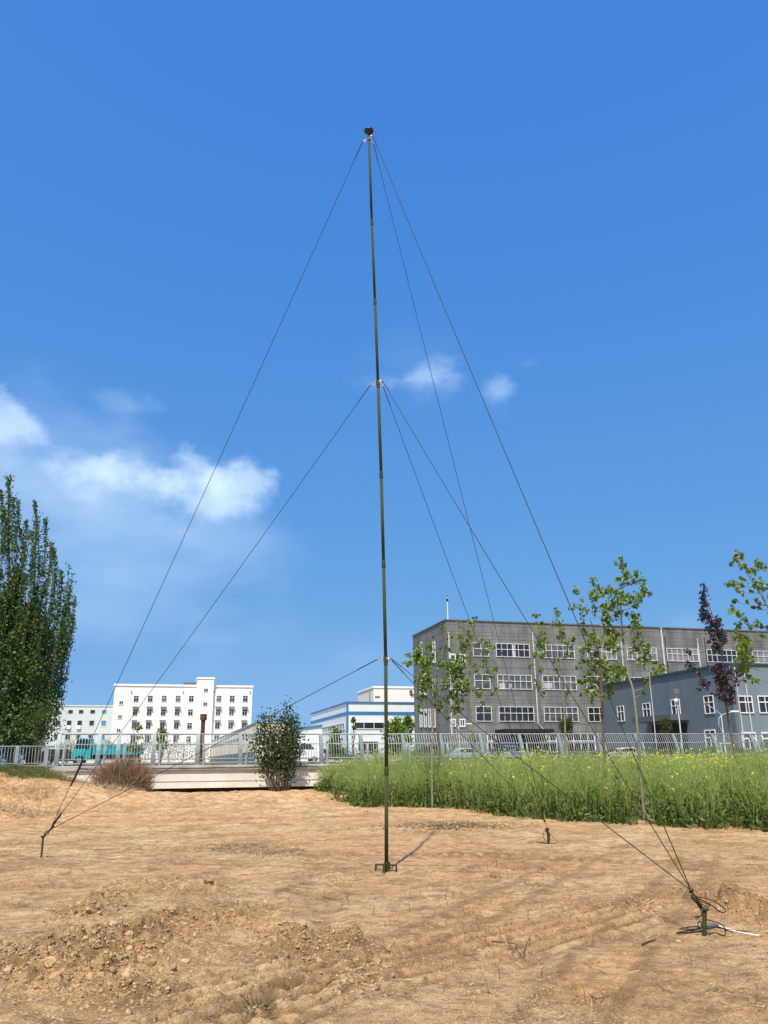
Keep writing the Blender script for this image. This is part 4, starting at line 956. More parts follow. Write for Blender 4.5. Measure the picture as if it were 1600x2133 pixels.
# D: the tallest young poplar, root in the crop edge
sapling('young_poplar', [(1344, 1716), (1338, 1640), (1334, 1600), (1327, 1520), (1318, 1440), (1309, 1400), (1298, 1320), (1294, 1260), (1299, 1210), (1296, 1172)], 21.4,
    [(1294, 1168, 7), (1297, 1180, 9), (1302, 1192, 10), (1300, 1178, 8), (1288, 1207, 10), (1327, 1200, 13), (1321, 1212, 10), (1340, 1218, 11), (1341, 1232, 12), (1330, 1240, 12), (1304, 1246, 16), (1290, 1235, 11), (1290, 1250, 11), (1317, 1250, 10), (1325, 1262, 6),
     (1235, 1208, 9), (1245, 1223, 7), (1240, 1240, 12), (1266, 1228, 11), (1276, 1255, 13), (1231, 1236, 8), (1199, 1231, 9), (1212, 1249, 6), (1194, 1267, 9), (1208, 1264, 9), (1220, 1270, 10), (1240, 1264, 10), (1258, 1268, 12), (1266, 1282, 14), (1290, 1276, 10), (1304, 1278, 4)] +
    ch(1268, 1300, 1270, 1345, 4, 13) + ch(1320, 1285, 1325, 1350, 6, 10) + ch(1340, 1335, 1358, 1375, 3, 10) + [(1348, 1362, 12), (1335, 1385, 10), (1326, 1352, 10), (1375, 1388, 9), (1382, 1393, 6), (1362, 1400, 10), (1345, 1415, 7), (1350, 1425, 5), (1284, 1318, 10), (1278, 1360, 10)],
    'tallest green young poplar, its thin pale trunk rooted at the crop edge', 'tree', M_LEAFP, M_BARKP, .044, .105, 1.0, seed=2)
sapling('young_poplar', [(1262, 1700), (1260, 1600), (1256, 1520), (1253, 1440), (1250, 1380), (1240, 1320), (1228, 1290)], 25.0,
    [(1212, 1297, 8, .8), (1222, 1320, 12), (1236, 1335, 13), (1220, 1350, 12), (1240, 1360, 14), (1255, 1378, 13), (1262, 1395, 14), (1236, 1395, 12), (1216, 1375, 9), (1205, 1388, 8), (1228, 1418, 14), (1245, 1425, 14), (1262, 1410, 13), (1275, 1425, 12), (1288, 1408, 14), (1283, 1388, 11), (1298, 1395, 10), (1305, 1408, 8), (1222, 1440, 9), (1240, 1445, 9), (1270, 1440, 10), (1208, 1420, 6)],
    'green young poplar with a brown trunk just left of the tallest young poplar', 'tree', M_LEAFP, M_BARK, .055, .115, .95, seed=3)
sapling('young_poplar', [(1180, 1690), (1179, 1600), (1176, 1500), (1172, 1440), (1162, 1390), (1150, 1330), (1145, 1285)], 26.5,
    ch(1118, 1278, 1124, 1305, 4, 8) + ch(1163, 1275, 1170, 1330, 6, 9) + ch(1122, 1330, 1130, 1365, 4, 9) + [(1115, 1365, 6), (1185, 1345, 10), (1192, 1330, 8), (1185, 1365, 8), (1108, 1385, 5), (1125, 1395, 9), (1155, 1375, 7), (1160, 1395, 9), (1120, 1425, 9), (1128, 1440, 8), (1132, 1450, 5), (1185, 1440, 7), (1195, 1425, 5)],
    'sparse young poplar with forked stems in front of a grey office block downpipe', 'tree', M_LEAFP, M_BARKP, .04, .105, .75, seed=4)
sapling('young_poplar', [(901, 1684), (900, 1600), (902, 1500), (905, 1440), (911, 1400), (914, 1376), (924, 1352), (926, 1320)], 27.0,
    [(925, 1306, 9, .7), (902, 1327, 5, .5), (940, 1325, 4, .5), (932, 1352, 6)] + [(852, 1366, 7), (857, 1378, 6)] + ch(872, 1350, 885, 1400, 6, 11) + ch(895, 1345, 893, 1380, 4, 9) + ch(915, 1362, 920, 1385, 3, 7) + ch(890, 1400, 880, 1450, 5, 11) + ch(900, 1430, 915, 1460, 4, 9) + [(865, 1417, 5), (877, 1470, 7), (876, 1485, 5), (905, 1465, 6)],
    'leafy young poplar left of the white corner pipe, thin pale stem in the crop', 'tree', M_LEAFP, M_BARKP, .035, .115, 1.0, seed=5)
sapling('young_poplar', [(917, 1660), (915, 1560), (912, 1480), (925, 1420), (940, 1390)], 33,
    ch(935, 1375, 948, 1420, 5, 12) + ch(958, 1370, 962, 1425, 5, 11) + ch(945, 1440, 955, 1475, 4, 11) + [(968, 1440, 10), (972, 1425, 9), (932, 1455, 9), (925, 1482, 7), (950, 1480, 7), (946, 1395, 12), (930, 1420, 10)],
    'bushy young poplar just right of the white corner pipe on the grey office block', 'tree', M_LEAFP, M_BARK, .05, .14, 1.0, seed=6)
sapling('young_poplar', [(990, 1650), (987, 1560), (984, 1490), (982, 1440), (978, 1390), (985, 1330), (989, 1295)], 31,
    [(990, 1289, 5), (988, 1298, 5), (976, 1294, 4), (957, 1298, 6), (962, 1309, 5)] + ch(972, 1315, 984, 1330, 3, 7) + ch(960, 1330, 965, 1352, 4, 8) + [(1000, 1335, 7), (1018, 1343, 9), (1008, 1352, 6), (1010, 1375, 7), (1005, 1388, 7), (988, 1385, 7), (990, 1395, 5)] + ch(1030, 1388, 1022, 1410, 3, 6) + [(1012, 1424, 5), (1000, 1440, 8), (997, 1450, 6), (1035, 1433, 5), (1025, 1445, 5), (1005, 1468, 5), (985, 1345, 5), (975, 1370, 6)],
    'thin wide branching young poplar left of the windows of the grey office block', 'tree', M_LEAFP, M_BARKP, .045, .12, .8, seed=7)
sapling('purple_plum', [(1537, 1690), (1532, 1580), (1523, 1520), (1512, 1470), (1508, 1420), (1502, 1360), (1490, 1300), (1468, 1235)], 27,
    ch(1463, 1224, 1470, 1280, 8, 8) + ch(1472, 1285, 1505, 1330, 6, 12) + [(1495, 1290, 8), (1480, 1315, 10), (1500, 1320, 10), (1510, 1335, 8), (1493, 1345, 9), (1488, 1330, 9)] + ch(1497, 1385, 1510, 1450, 8, 13) + [(1530, 1395, 9), (1540, 1400, 9), (1548, 1390, 7), (1535, 1420, 7), (1515, 1400, 10), (1500, 1440, 9), (1516, 1455, 6), (1550, 1398, 6)] + ch(1432, 1352, 1436, 1385, 4, 6) + ch(1440, 1385, 1468, 1430, 6, 8) + [(1478, 1425, 5), (1484, 1444, 4)],
    'dark purple leaved tree in front of the blue grey shed', 'tree', M_LEAFR, M_BARK, .055, .085, .95, seed=8)
sapling('young_poplar', [(1668, 1720), (1660, 1600), (1650, 1500), (1640, 1400), (1622, 1320), (1605, 1280), (1583, 1235), (1560, 1195), (1542, 1160)], 20.5,
    [(1535, 1152, 7), (1545, 1160, 5), (1534, 1167, 7), (1553, 1180, 7), (1558, 1190, 6), (1578, 1172, 9), (1587, 1182, 9), (1570, 1185, 7), (1545, 1205, 8), (1538, 1215, 8), (1524, 1215, 8), (1549, 1220, 5), (1543, 1235, 8), (1536, 1228, 5), (1578, 1210, 10), (1570, 1220, 9), (1590, 1215, 8), (1598, 1225, 8), (1575, 1250, 6), (1580, 1258, 5), (1525, 1266, 8), (1536, 1276, 6), (1545, 1285, 8), (1555, 1290, 8), (1538, 1300, 7), (1533, 1315, 7), (1560, 1300, 7), (1576, 1299, 8), (1586, 1305, 5), (1590, 1325, 9)] +
    ch(1545, 1325, 1560, 1375, 6, 11) + ch(1540, 1350, 1550, 1385, 3, 9) + [(1555, 1395, 6), (1562, 1410, 6), (1570, 1418, 5), (1620, 1250, 14), (1640, 1290, 16), (1660, 1340, 18), (1625, 1350, 14), (1650, 1400, 16), (1680, 1270, 16)],
    'yellow green young poplar reaching in from the right edge of the picture', 'tree', M_LEAFY, M_BARKP, .05, .115, .95, seed=9)
def bushy(name, px, py, v, wpx, hpx, n, leaf, lm, lbl, cat, seed, stems=6, group=None, basez=ROAD_Z, taper=.6):
    rg = np.random.default_rng(seed); random.seed(seed)
    u, z = PV(px, py, v); c = W(u, v, z); R = wpx*v/F/2; Hh = max(hpx*v/F, .5); O = W(u, v, basez); e = empty(name, O, 0, label=lbl, cat=cat, group=group)
    b = MB(); C = []
    zt = z-basez
    for k in range(stems):
        a = random.uniform(0, 6.28); tip = Vector((math.cos(a)*R*random.uniform(.2, .8), math.sin(a)*R*random.uniform(.2, .8), zt+Hh*random.uniform(-.2, .45)))
        p = cubic([(0, 0, 0), (tip.x*.35, tip.y*.35, tip.z*.5), tip], 5); b.tube(p, [.035*(1-.8*i/len(p))*max(1, R/1.5)*.9 for i in range(len(p))], 5)
    b.build('trunk', M_BARK, e)
    nc = max(6, int(n/45))
    for k in range(nc):
        q = rg.normal(size=3); q /= np.linalg.norm(q); q *= rg.random()**.4; hfrac = (q[2]+1)/2; wr = 1-taper*hfrac
        cc = np.array([q[0]*R*wr, q[1]*R*wr, zt+q[2]*Hh/2]); m_ = int(n/nc*rg.uniform(.5, 1.5)); C.append(cc+rg.normal(size=(m_, 3))*R*.17)
    C = np.concatenate(C); V, Fq, rn = leafcards(C, leaf*rg.uniform(.6, 1.2, len(C)), rng=rg, shape='oval' if lm is not M_LEAFP else 'heart'); npmesh('crown', V, Fq, lm, e, rnd=rn); return e
bushy('evergreen_shrub', 1181, 1512, 60, 40, 42, 1500, .16, M_LEAFE, 'round olive green evergreen shrub before the wall of the grey office block', 'shrub', 21)
bushy('evergreen_shrub', 1386, 1512, 60, 36, 42, 1400, .15, M_LEAFE, 'round evergreen shrub beside the dark entrance of the blue grey shed', 'shrub', 22)
bushy('dark_shrub', 1037, 1560, 41, 36, 48, 1200, .10, M_LEAFE, 'pointed dark shrub standing above the crop at the railing', 'shrub', 23, taper=.9)
bushy('roadside_tree', 282, 1540, 62, 44, 60, 230, .20, M_LEAFP, 'sparse sapling in front of the left windows of the white hotel', 'tree', 24)
bushy('roadside_tree', 338, 1532, 62, 50, 62, 260, .20, M_LEAFP, 'sparse sapling in front of the middle windows of the white hotel', 'tree', 25)
bushy('roadside_tree', 700, 1545, 58, 42, 66, 900, .16, M_LEAFP, 'small green tree before the left side wall of the white factory', 'tree', 26)
bushy('roadside_tree', 735, 1512, 58, 16, 64, 350, .14, M_LEAFP, 'slender green tree at the blue corner of the white factory', 'tree', 27, taper=.3)
bushy('roadside_tree', 822, 1530, 58, 60, 64, 1400, .16, M_LEAFP, 'wide green tree just right of the mast, before the strip window', 'tree', 28)
bushy('roadside_tree', 852, 1520, 60, 36, 60, 800, .16, M_LEAFP, 'green tree touching the left wall of the grey office block', 'tree', 29)
bushy('roadside_tree', 212, 1556, 100, 70, 40, 900, .16, M_LEAFE, 'dark green shrub behind the teal truck', 'shrub', 30)
bushy('roadside_tree', 140, 1566, 92, 60, 40, 900, .16, M_LEAFE, 'dark green shrub behind the black car', 'shrub', 31)
bushy('roadside_tree', 985, 1538, 62, 30, 40, 500, .14, M_LEAFP, 'low green sapling near the street lamp of the grey office block', 'tree', 32)
bushy('roadside_tree', 1480, 1568, 58, 40, 30, 700, .13, M_LEAFP, 'low green shrub below the curved street lamp', 'shrub', 33)
bushy('roadside_tree', 1590, 1560, 58, 60, 40, 900, .13, M_LEAFY, 'low yellow green shrub at the right end of the railing', 'shrub', 34)
rg = np.random.default_rng(38)
for (pa, pb, v, ht, lbl, sd) in ((690, 868, 72, 1.25, 'long low dark hedge in front of the white factory, seen through the railing', 1), (1140, 1700, 64, .95, 'long low dark hedge in front of the blue grey shed, seen through the railing', 2), (250, 440, 74, 1.7, 'dark green hedge in front of the white hotel, right of the teal truck', 3)):
    ua, ub = PV(pa, 1570, v)[0], PV(pb, 1570, v)[0]; n = int((ub-ua)*380); O = W(ua, v, ROAD_Z)
    e = empty('hedge', O, TH, label=lbl, cat='hedge')
    C = np.stack([rg.uniform(0, ub-ua, n), rg.normal(size=n)*.28, rg.random(n)**.7*ht*(1+.25*perlin(np.linspace(0, 40, n)*0+rg.random(n), rg.random(n)*3))], 1)
    C[:, 2] *= 1+.3*perlin(C[:, 0]*.6, C[:, 0]*0+sd)
    V, Fq, rn = leafcards(C, rg.uniform(.08, .15, n), rng=rg, shape='oval'); npmesh('foliage', V, Fq, M_LEAFE, e, rnd=rn)
    b = MB()
    for k in range(int((ub-ua)/1.2)): b.tube([(k*1.2+.3, 0, -.05), (k*1.2+.35, 0, ht*.7)], .03, 5)
    b.build('stems', M_BARK, e)
# the bush growing against the bridge, partly through the railing
rg = np.random.default_rng(41); random.seed(41)
bc = PG(588, 1652, .1); BY = 35.1
O = PY(590, 1648, BY); O.z = hz(O.x, BY)-.1
e = empty('bridge_bush', O, 0, label='dark leafy bush growing up against the bridge beam and railing left of the mast', cat='bush')
b = MB(); C = []
tips = [(545, 1520), (560, 1500), (578, 1488), (595, 1492), (610, 1495), (570, 1530), (600, 1530), (540, 1555), (618, 1560), (540, 1528), (618, 1518), (552, 1498), (614, 1483), (600, 1478), (530, 1550), (585, 1550), (622, 1530), (600, 1610), (565, 1560), (585, 1515), (555, 1540), (605, 1550), (565, 1512), (600, 1508), (550, 1535), (612, 1512), (545, 1610), (570, 1622), (606, 1630), (583, 1590)]
for tx_, ty_ in tips:
    dy = random.uniform(-.55, .25) if ty_ > 1590 else random.uniform(-.5, 1.0)
    t = PY(tx_, ty_, BY+dy); p = cubic([O, O.lerp(t, .4)+Vector((random.uniform(-.1, .1), -.1, .15)), t], 6)
    b.tube([q-O for q in p], [.028*(1-.8*i/len(p)) for i in range(len(p))], 5)
    low = ty_ > 1585
    for k in range(4 if low else 7):
        s = p[rg.integers(int(len(p)*.62), len(p))]; m_ = int((5 if low else 36)*rg.uniform(.4, 1.5)); C.append(np.array(s-O)+rg.normal(size=(m_, 3))*np.array([.17, .16, .2])*(.8 if low else 1))
b.build('trunk', M_BARK, e); C = np.concatenate(C)
V, Fq, rn = leafcards(C, .088*rg.uniform(.6, 1.2, len(C)), rng=rg, shape='heart'); npmesh('crown', V, Fq, M_LEAFB, e, rnd=rn)
def sticks(C, D, Lh, r, mt, name, parent, rng=RNG, bend=.15):
    """thin crossed blades: n stems from points C along unit dirs D, length Lh"""
    n = len(C); s = rng.normal(size=(n, 3)); s -= (s*D).sum(1)[:, None]*D; s /= np.linalg.norm(s, axis=1)[:, None]
    k = rng.normal(size=(n, 3))*bend
    m1 = C+D*Lh[:, None]*.5+k*Lh[:, None]*.25; e1 = C+D*Lh[:, None]+k*Lh[:, None]*.9
    w_ = s*np.asarray(r).reshape(-1, 1)
    V = np.stack([C-w_, C+w_, m1+w_*.8, m1-w_*.8, e1+w_*.2, e1-w_*.2], 1).reshape(-1, 3)
    b0 = np.arange(n)[:, None]*6; Fq = np.concatenate([b0+np.array([0, 1, 2, 3]), b0+np.array([3, 2, 4, 5])]); rn = rng.random(n)
    return V, Fq, np.concatenate([rn, rn])
# dead brown bush
rg = np.random.default_rng(51)
O = PY(252, 1660, 33.2); O.z = hz(O.x, 33.2)-.05
e = empty('dead_bush', O, 0, label='dry brown leafless bush against the left end of the bridge beam', cat='bush')
n = 7600; a = rg.uniform(0, 2*np.pi, n); rr = rg.random(n)**.6
C0 = np.stack([np.cos(a)*rr*1.12, np.sin(a)*rr*.75, rg.random(n)*1.45*(1-.3*rr**2)], 1)
D = np.stack([np.cos(a)*rr*.5, np.sin(a)*rr*.4, np.ones(n)], 1)+rg.normal(size=(n, 3))*.35; D /= np.linalg.norm(D, axis=1)[:, None]
V, Fq, rn = sticks(C0, D, rg.uniform(.2, .55, n), np.full(n, .0065), M_DEAD, '', None, rg, .35); npmesh('twigs', V, Fq, M_DEAD, e, rnd=rn)
b = MB()
for k in range(14):
    t = Vector((random.uniform(-.9, .9), random.uniform(-.5, .5), random.uniform(1.1, 1.5))); b.tube(cubic([(t.x*.5, t.y*.5, 0), t*.6, t], 4), [.018, .016, .015, .014, .012, .010, .008, .006, .004], 4)
b.build('stems', M_BARK, e)

# tall poplars on the left
def tall_poplar(x0, xtop, ytop, Y, env, lbl, seed, nb=70, leaf=.17, n_per=170, base=ROAD_Z-.1, spikes=()):
    rg = np.random.default_rng(seed); random.seed(seed)
    O = PY(x0, 1585, Y); O.z = base; top = PY(xtop, ytop, Y); e = empty('tall_poplar', O, 0, label=lbl, cat='tree', group='tall poplars on the left')
    Hh = top.z-O.z; T = cubic([O, O.lerp(top, .3)+Vector((.15, 0, 0)), O.lerp(top, .65), top], 8); n = len(T)
    env0 = env; env = lambda f: env0(f)*(1-.45*max(0, f-.45)/.55)
    b = MB(); b.tube([p-O for p in T], [.24*(1-.93*i/(n-1)) for i in range(n)], 9); C = []
    for k in range(nb):
        f = (k+.5)/nb; hz_ = Hh*(.08+.50*f); s = T[min(n-1, int((.08+.50*f)*(n-1)))]
        a = k*2.399+random.uniform(-.4, .4); R = env(f)*random.uniform(.75, 1.08)
        ln = (Hh*.27*(1-.3*f)+1.6)*random.uniform(.6, 1.5)
        tip = s+Vector((math.cos(a)*R, math.sin(a)*R, ln)); 
        spk = k % 3 == 0; lim = O.z+Hh*(random.uniform(.62, .84) if spk else random.uniform(.42, .60))*(1-.12*min(R/3.5, 1))
        if spk: tip.z = lim
        if tip.z > lim: tip.z = max(lim, s.z+.5)
        mid = s+Vector((math.cos(a)*R*.86, math.sin(a)*R*.86, ln*.32))
        p = cubic([s, mid, tip], 7); b.tube([q-O for q in p], [.055*(1-f*.5)*(1-.85*i/len(p)) for i in range(len(p))], 5)
        m_ = int(n_per*(.6+.8*rg.random())); ti = rg.random(m_)**.8*(len(p)-1); ii = np.clip(ti.astype(int), 0, len(p)-2); fr = ti-ii
        P = np.array([tuple(q-O) for q in p]); c = P[ii]*(1-fr)[:, None]+P[ii+1]*fr[:, None]
        wd = (.17*(1-.5*(ti/(len(p)-1))) if spk else .25*(1-.6*(ti/(len(p)-1))))
        C.append(c+rg.normal(size=(m_, 3))*np.stack([wd, wd, wd*.9], 1)*(1 if f > .3 else 1.25))
    m_ = int(n_per*1.2); P = np.array([tuple(q-O) for q in T[int(n*.55):]]); ii = rg.integers(0, len(P), m_); C.append(P[ii]+rg.normal(size=(m_, 3))*.16)
    for (sx0, sy0, sx1, sy1) in spikes:
        dyy = random.uniform(-1.2, 1.2); p = cubic([PY(sx0, sy0, Y+dyy), PY(sx0*.35+sx1*.65+3, sy0*.45+sy1*.55, Y+dyy), PY(sx1, sy1, Y+dyy)], 6)
        b.tube([q-O for q in p], [.035*(1-.85*i/len(p)) for i in range(len(p))], 5); P = np.array([tuple(q-O) for q in p])
        m_ = int((p[0]-p[-1]).length*95); ti = rg.random(m_)*(len(p)-1); ii = np.clip(ti.astype(int), 0, len(p)-2); fr = ti-ii; wd = (.14-.07*ti/(len(p)-1))[:, None]
        C.append(P[ii]*(1-fr)[:, None]+P[ii+1]*fr[:, None]+rg.normal(size=(m_, 3))*wd)
    # loose drooping foliage low down
    for k in range(int(nb*.5)):
        a = random.uniform(0, 6.28); R = env(.05)*random.uniform(.1, 1.0); cc = np.array([math.cos(a)*R, math.sin(a)*R, Hh*random.uniform(.09, .36)]); C.append(cc+rg.normal(size=(60, 3))*.42)
    b.build('trunk', M_BARKD, e, smooth=True); C = np.concatenate(C); V, Fq, rn = leafcards(C, leaf*rg.uniform(.6, 1.15, len(C)), rng=rg); npmesh('crown', V, Fq, M_LEAFD, e, rnd=rn); return e
tall_poplar(22, 18, 995, 50, lambda f: 3.25*(min(1, .5+f*1.6))*(1-f)**.62+.2, 'tallest dark poplar at the left edge of the picture', 61, 96, leaf=.14, n_per=250, spikes=[(15, 1130, 18, 995), (3, 1150, 1, 1022), (8, 1160, 9, 1060), (22, 1130, 27, 1038), (44, 1190, 42, 1100), (30, 1150, 37, 1042), (48, 1170, 54, 1085), (62, 1210, 68, 1108)])
tall_poplar(62, 76, 1075, 53, lambda f: 2.3*(min(1, .5+f*1.6))*(1-f)**.6+.25, 'dark poplar with upright spikes just right of the tallest one', 62, 66, leaf=.14, n_per=230, spikes=[(82, 1190, 72, 1043), (88, 1200, 94, 1080), (96, 1230, 106, 1130), (110, 1260, 113, 1145), (122, 1290, 127, 1188), (132, 1330, 144, 1233), (138, 1350, 152, 1286), (120, 1340, 135, 1270), (110, 1400, 140, 1345)])
tall_poplar(-70, -60, 1030, 49, lambda f: 3.6*(1-f)**.75+.3, 'dark poplar cut by the left edge of the picture', 63, 70)
bushy('small_dark_tree', 84, 1500, 52, 90, 90, 1500, .14, M_LEAFD, 'small dark drooping tree under the right side of the tall poplars', 'tree', 64, taper=.2)
for i, (px, py, wp, hp, v) in enumerate(((-10, 1568, 110, 60, 60), (70, 1575, 60, 40, 64), (20, 1560, 90, 60, 70))):
    bushy('undergrowth_shrub', px, py, v, wp, hp, 1500, .15, M_LEAFE, ['dark shrub behind the low railing at the left picture edge', 'low dark shrub behind the low railing, right of the poplar trunks', 'dark shrub behind the trunks of the tall poplars'][i], 'shrub', 90+i, taper=.3)
# broken rubble on the bank beside the dead bush
def ico(sub):
    bm = bmesh.new(); bmesh.ops.create_icosphere(bm, subdivisions=sub, radius=1); V = np.array([v.co[:] for v in bm.verts]); Fc = np.array([[v.index for v in f.verts] for f in bm.faces]); bm.free(); return V, Fc
def lump(V, s, rg):
    N_ = rg.normal(size=(13, 3)); N_ /= np.linalg.norm(N_, axis=1)[:, None]; hh = rg.uniform(.50, 1.0, 13)
    d = V@N_.T; t = np.where(d > 1e-3, hh/np.maximum(d, 1e-3), 9).min(1); t = np.minimum(t, 1.25)
    o_ = rg.uniform(0, 50, 2); t = t*(1+.13*perlin(V[:, 0]*3.1+o_[0], V[:, 1]*3.1+V[:, 2]*2.3+o_[1]))
    return V*t[:, None]*rg.uniform(.75, 1.1, 3)*np.array([1.05, .9, .7])*s
Vr, Fr = ico(3); rg = np.random.default_rng(33); M_RUB = mat('pale rubble', (.45, .42, .36), .95, 0, .3, 6, bump=.6, bscale=20)
for i, (px, py, Y, wp) in enumerate(((214, 1648, 31.6, 10), (226, 1640, 31.9, 14), (240, 1652, 31.3, 9), (250, 1660, 30.8, 12), (205, 1642, 31.8, 7), (232, 1658, 31.0, 8), (262, 1662, 30.7, 7), (120, 1636, 30.5, 9))):
    p = PY(px, py, Y); z = hz(p.x, p.y); sz = wp/2*Y/F; V = lump(Vr, sz, rg)
    o = npmesh('rubble_piece', V, Fr, M_RUB); o.location = (p.x, p.y, z+sz*.25)
    tag(o, 'pale broken rubble lump on the bank near the dead bush', 'rubble', 'rubble lumps on the bank')
# rapeseed crop
rg = np.random.default_rng(71)
edge = [(640, 1668), (700, 1672), (760, 1680), (830, 1680), (900, 1683), (960, 1687), (1010, 1694), (1100, 1702), (1200, 1708), (1300, 1716), (1400, 1720), (1500, 1723), (1600, 1727), (1750, 1733), (2100, 1750)]
EP = [PG(x, y, .05) for x, y in edge]; ex = np.array([p.x for p in EP]); ey = np.array([p.y for p in EP])
NP = 15000
px_ = rg.uniform(-4, 34, NP*3); py_ = rg.uniform(10, 41, NP*3)
uu = px_*UU.x+py_*UU.y; vv = px_*VV.x+py_*VV.y
ey_ = np.interp(px_, ex, ey); dist = py_-ey_-.9*perlin(px_*1.1, py_*1.1)-.35*perlin(px_*4, py_*4)
xl = -2.3+1.0*perlin(py_*.7, py_*0+.3)-(py_-33)*.05
ok = (dist > 0) & (vv < 36.1) & (px_ > xl) & (px_ < py_*.60+3)
dens = np.where(dist < 3.0, 1.0, .42); ok &= rg.random(NP*3) < dens
for (qx, qy) in ((PY(1344, 1716, 21.4).x, 21.4), (PY(901, 1684, 27.0).x, 27.0)): ok &= ~((np.abs(px_*qy/py_-qx) < .22) & (py_ < qy+.12))
cx, cy, dist = px_[ok], py_[ok], dist[ok]; n = len(cx)
print('rape plants', n)
cz = height(cx, cy); hgt = (1.46+.26*fbm(cx*.6, cy*.6, 3)+rg.normal(size=n)*.14)*(.74+.26*ss(0, 1.6, dist))
lowleft = 1-ss(-2.6, .2, cx-.15*(cy-33)); hgt = hgt*(1-.35*lowleft)
front = dist < 3.0
yel = np.clip(fbm(cx*.55+11, cy*.55, 2)*1.0-.38, 0, .4)
g2 = [PG(1430, 1640, .6), PG(1560, 1650, .6)]
for (gx0, gy0, rr0) in ((PY(1420, 1620, 25).x, 25, 1.5), (PY(1470, 1620, 23).x, 23.4, .9), (PY(740, 1600, 35).x, 35.0, 1.5), (PY(1575, 1640, 24).x, 24, 1.3), (PY(1330, 1600, 33).x, 33, 2), (PY(1060, 1590, 34).x, 34.5, 1.6)):
    yel = yel*.93 + 1.9*np.exp(-((cx-gx0)**2+(cy-gy0)**2)/rr0**2)
Vs = []; Fs = []; Rs = []; Ms = []; off = 0
def add(V, Fq, rn, mi):
    global off
    Vs.append(V); Fs.append(Fq+off); Rs.append(rn); Ms.append(np.full(len(Fq), mi)); off += len(V)
B = np.stack([cx, cy, cz], 1); lean_ = rg.normal(size=(n, 3))*.13; lean_[:, 2] = 1; lean_ /= np.linalg.norm(lean_, axis=1)[:, None]
V, Fq, rn = sticks(B, lean_, hgt, np.full(n, .005), None, '', None, rg, .06); add(V, Fq, rn, 0)
for k in range(7):                                                    # side branches
    sel = np.ones(n, bool) if k < 4 else front
    f = rg.uniform(.25, .8, n)[sel]; C = B[sel]+lean_[sel]*(hgt[sel]*f)[:, None]; m_ = len(C)
    D = rg.normal(size=(m_, 3))*.33; D[:, 2] = 1; D /= np.linalg.norm(D, axis=1)[:, None]
    Lh = hgt[sel]*(1.03-f)*rg.uniform(.6, 1.05, m_); V, Fq, rn = sticks(C, D, Lh, np.full(m_, .0032), None, '', None, rg, .1); add(V, Fq, rn, 0)
    for j in range(5):                                                # pods along each branch
        q = C+D*(Lh*rg.uniform(.35, 1.0, m_))[:, None]; D2 = rg.normal(size=(m_, 3))*.75; D2[:, 2] = np.abs(D2[:, 2])+.35; D2 /= np.linalg.norm(D2, axis=1)[:, None]
        V, Fq, rn = sticks(q, D2, rg.uniform(.045, .085, m_), np.full(m_, .0032), None, '', None, rg, .05); add(V, Fq, np.clip(rn*.6+.4, 0, 1), 0)
    fl = rg.random(m_) < np.clip(.014+.42*yel[sel], 0, .7)
    q = (C+D*Lh[:, None])[fl]; reps = 5
    if len(q):
        q = np.repeat(q, reps, 0)+rg.normal(size=(len(q)*reps, 3))*.018; V, Fq, rn = leafcards(q, rg.uniform(.022, .044, len(q)), rng=rg); add(V, Fq, rn, 2)
for k in range(9):                                                    # broad leaves low down
    sel = front if k > 3 else np.ones(n, bool); m_ = sel.sum(); f = rg.random(m_)**1.4*.62
    q = B[sel]+np.stack([rg.normal(size=m_)*.10, rg.normal(size=m_)*.10, hgt[sel]*f+.03], 1)
    V, Fq, rn = leafcards(q, rg.uniform(.09, .22, m_)*(1-.6*f), rng=rg, shape='oval', hang=-.2); add(V, Fq, rn, 1)
V = np.concatenate(Vs); Fq = np.concatenate(Fs)
cr = npmesh('rapeseed_crop', V, Fq, [M_CSTEM, M_CLEAF, M_CFLOW], mi=np.concatenate(Ms), rnd=np.concatenate(Rs))
tag(cr, 'dense green rapeseed crop with scattered yellow flowers between bare soil and bridge railing', 'crop', kind='stuff'); print('crop faces', len(Fq))
# grass on the embankment and weeds
def grass(name, pts, lenr, r, mt, lbl, cat, spread, seed, up=.6):
    rg = np.random.default_rng(seed); C = []
    for (x, y, s, m_) in pts:
        p = rg.normal(size=(m_, 2))*s; C.append(np.stack([x+p[:, 0], y+p[:, 1]], 1))
    C = np.concatenate(C); z = height(C[:, 0], C[:, 1]); C = np.column_stack([C, z-.01]); n = len(C)
    D = rg.normal(size=(n, 3))*spread; D[:, 2] = np.abs(D[:, 2])*.3+up; D /= np.linalg.norm(D, axis=1)[:, None]
    V, Fq, rn = sticks(C, D, rg.uniform(*lenr, n), np.full(n, r), None, '', None, rg, .3)
    o = npmesh(name, V, Fq, mt, rnd=rn); tag(o, lbl, cat, kind='stuff'); return o
def GP(px, py, s, n):
    p = PG(px, py, 0)
    for _ in range(6): p = PG(px, py, min(hz(p.x, p.y), 1.35))
    return (p.x, p.y, s, n)
Gp = []
for px in range(-60, 130, 8):
    for t in range(3):
        p = PY(px, 1612+t*10, 33.6-t*1.0); Gp.append((p.x, p.y, .42, 260 if px < 70 else 170))
grass('embankment_grass', Gp, (.05, .17), .006, M_GRASS, 'short green grass on the bank below the low railing', 'grass', .6, 81)
Gd = []
for px, Y in ((130, 33), (150, 32.8), (170, 32.6), (190, 32.2), (205, 31.8), (215, 31.4), (230, 31), (248, 30.8), (262, 30.8), (20, 29), (60, 28.5), (100, 28.5), (40, 26), (90, 25.6), (0, 26.2)):
    p = PY(px, 1640, Y); Gd.append((p.x, p.y, .38, 260))
grass('dry_brush', Gd, (.08, .35), .006, M_STRAW, 'dry brown brush and litter on the bank beside the dead bush', 'brush', .9, 82, .35)
def SG(px, py, s, n): x, y = gpt(px, py); return (x, y, s, n)
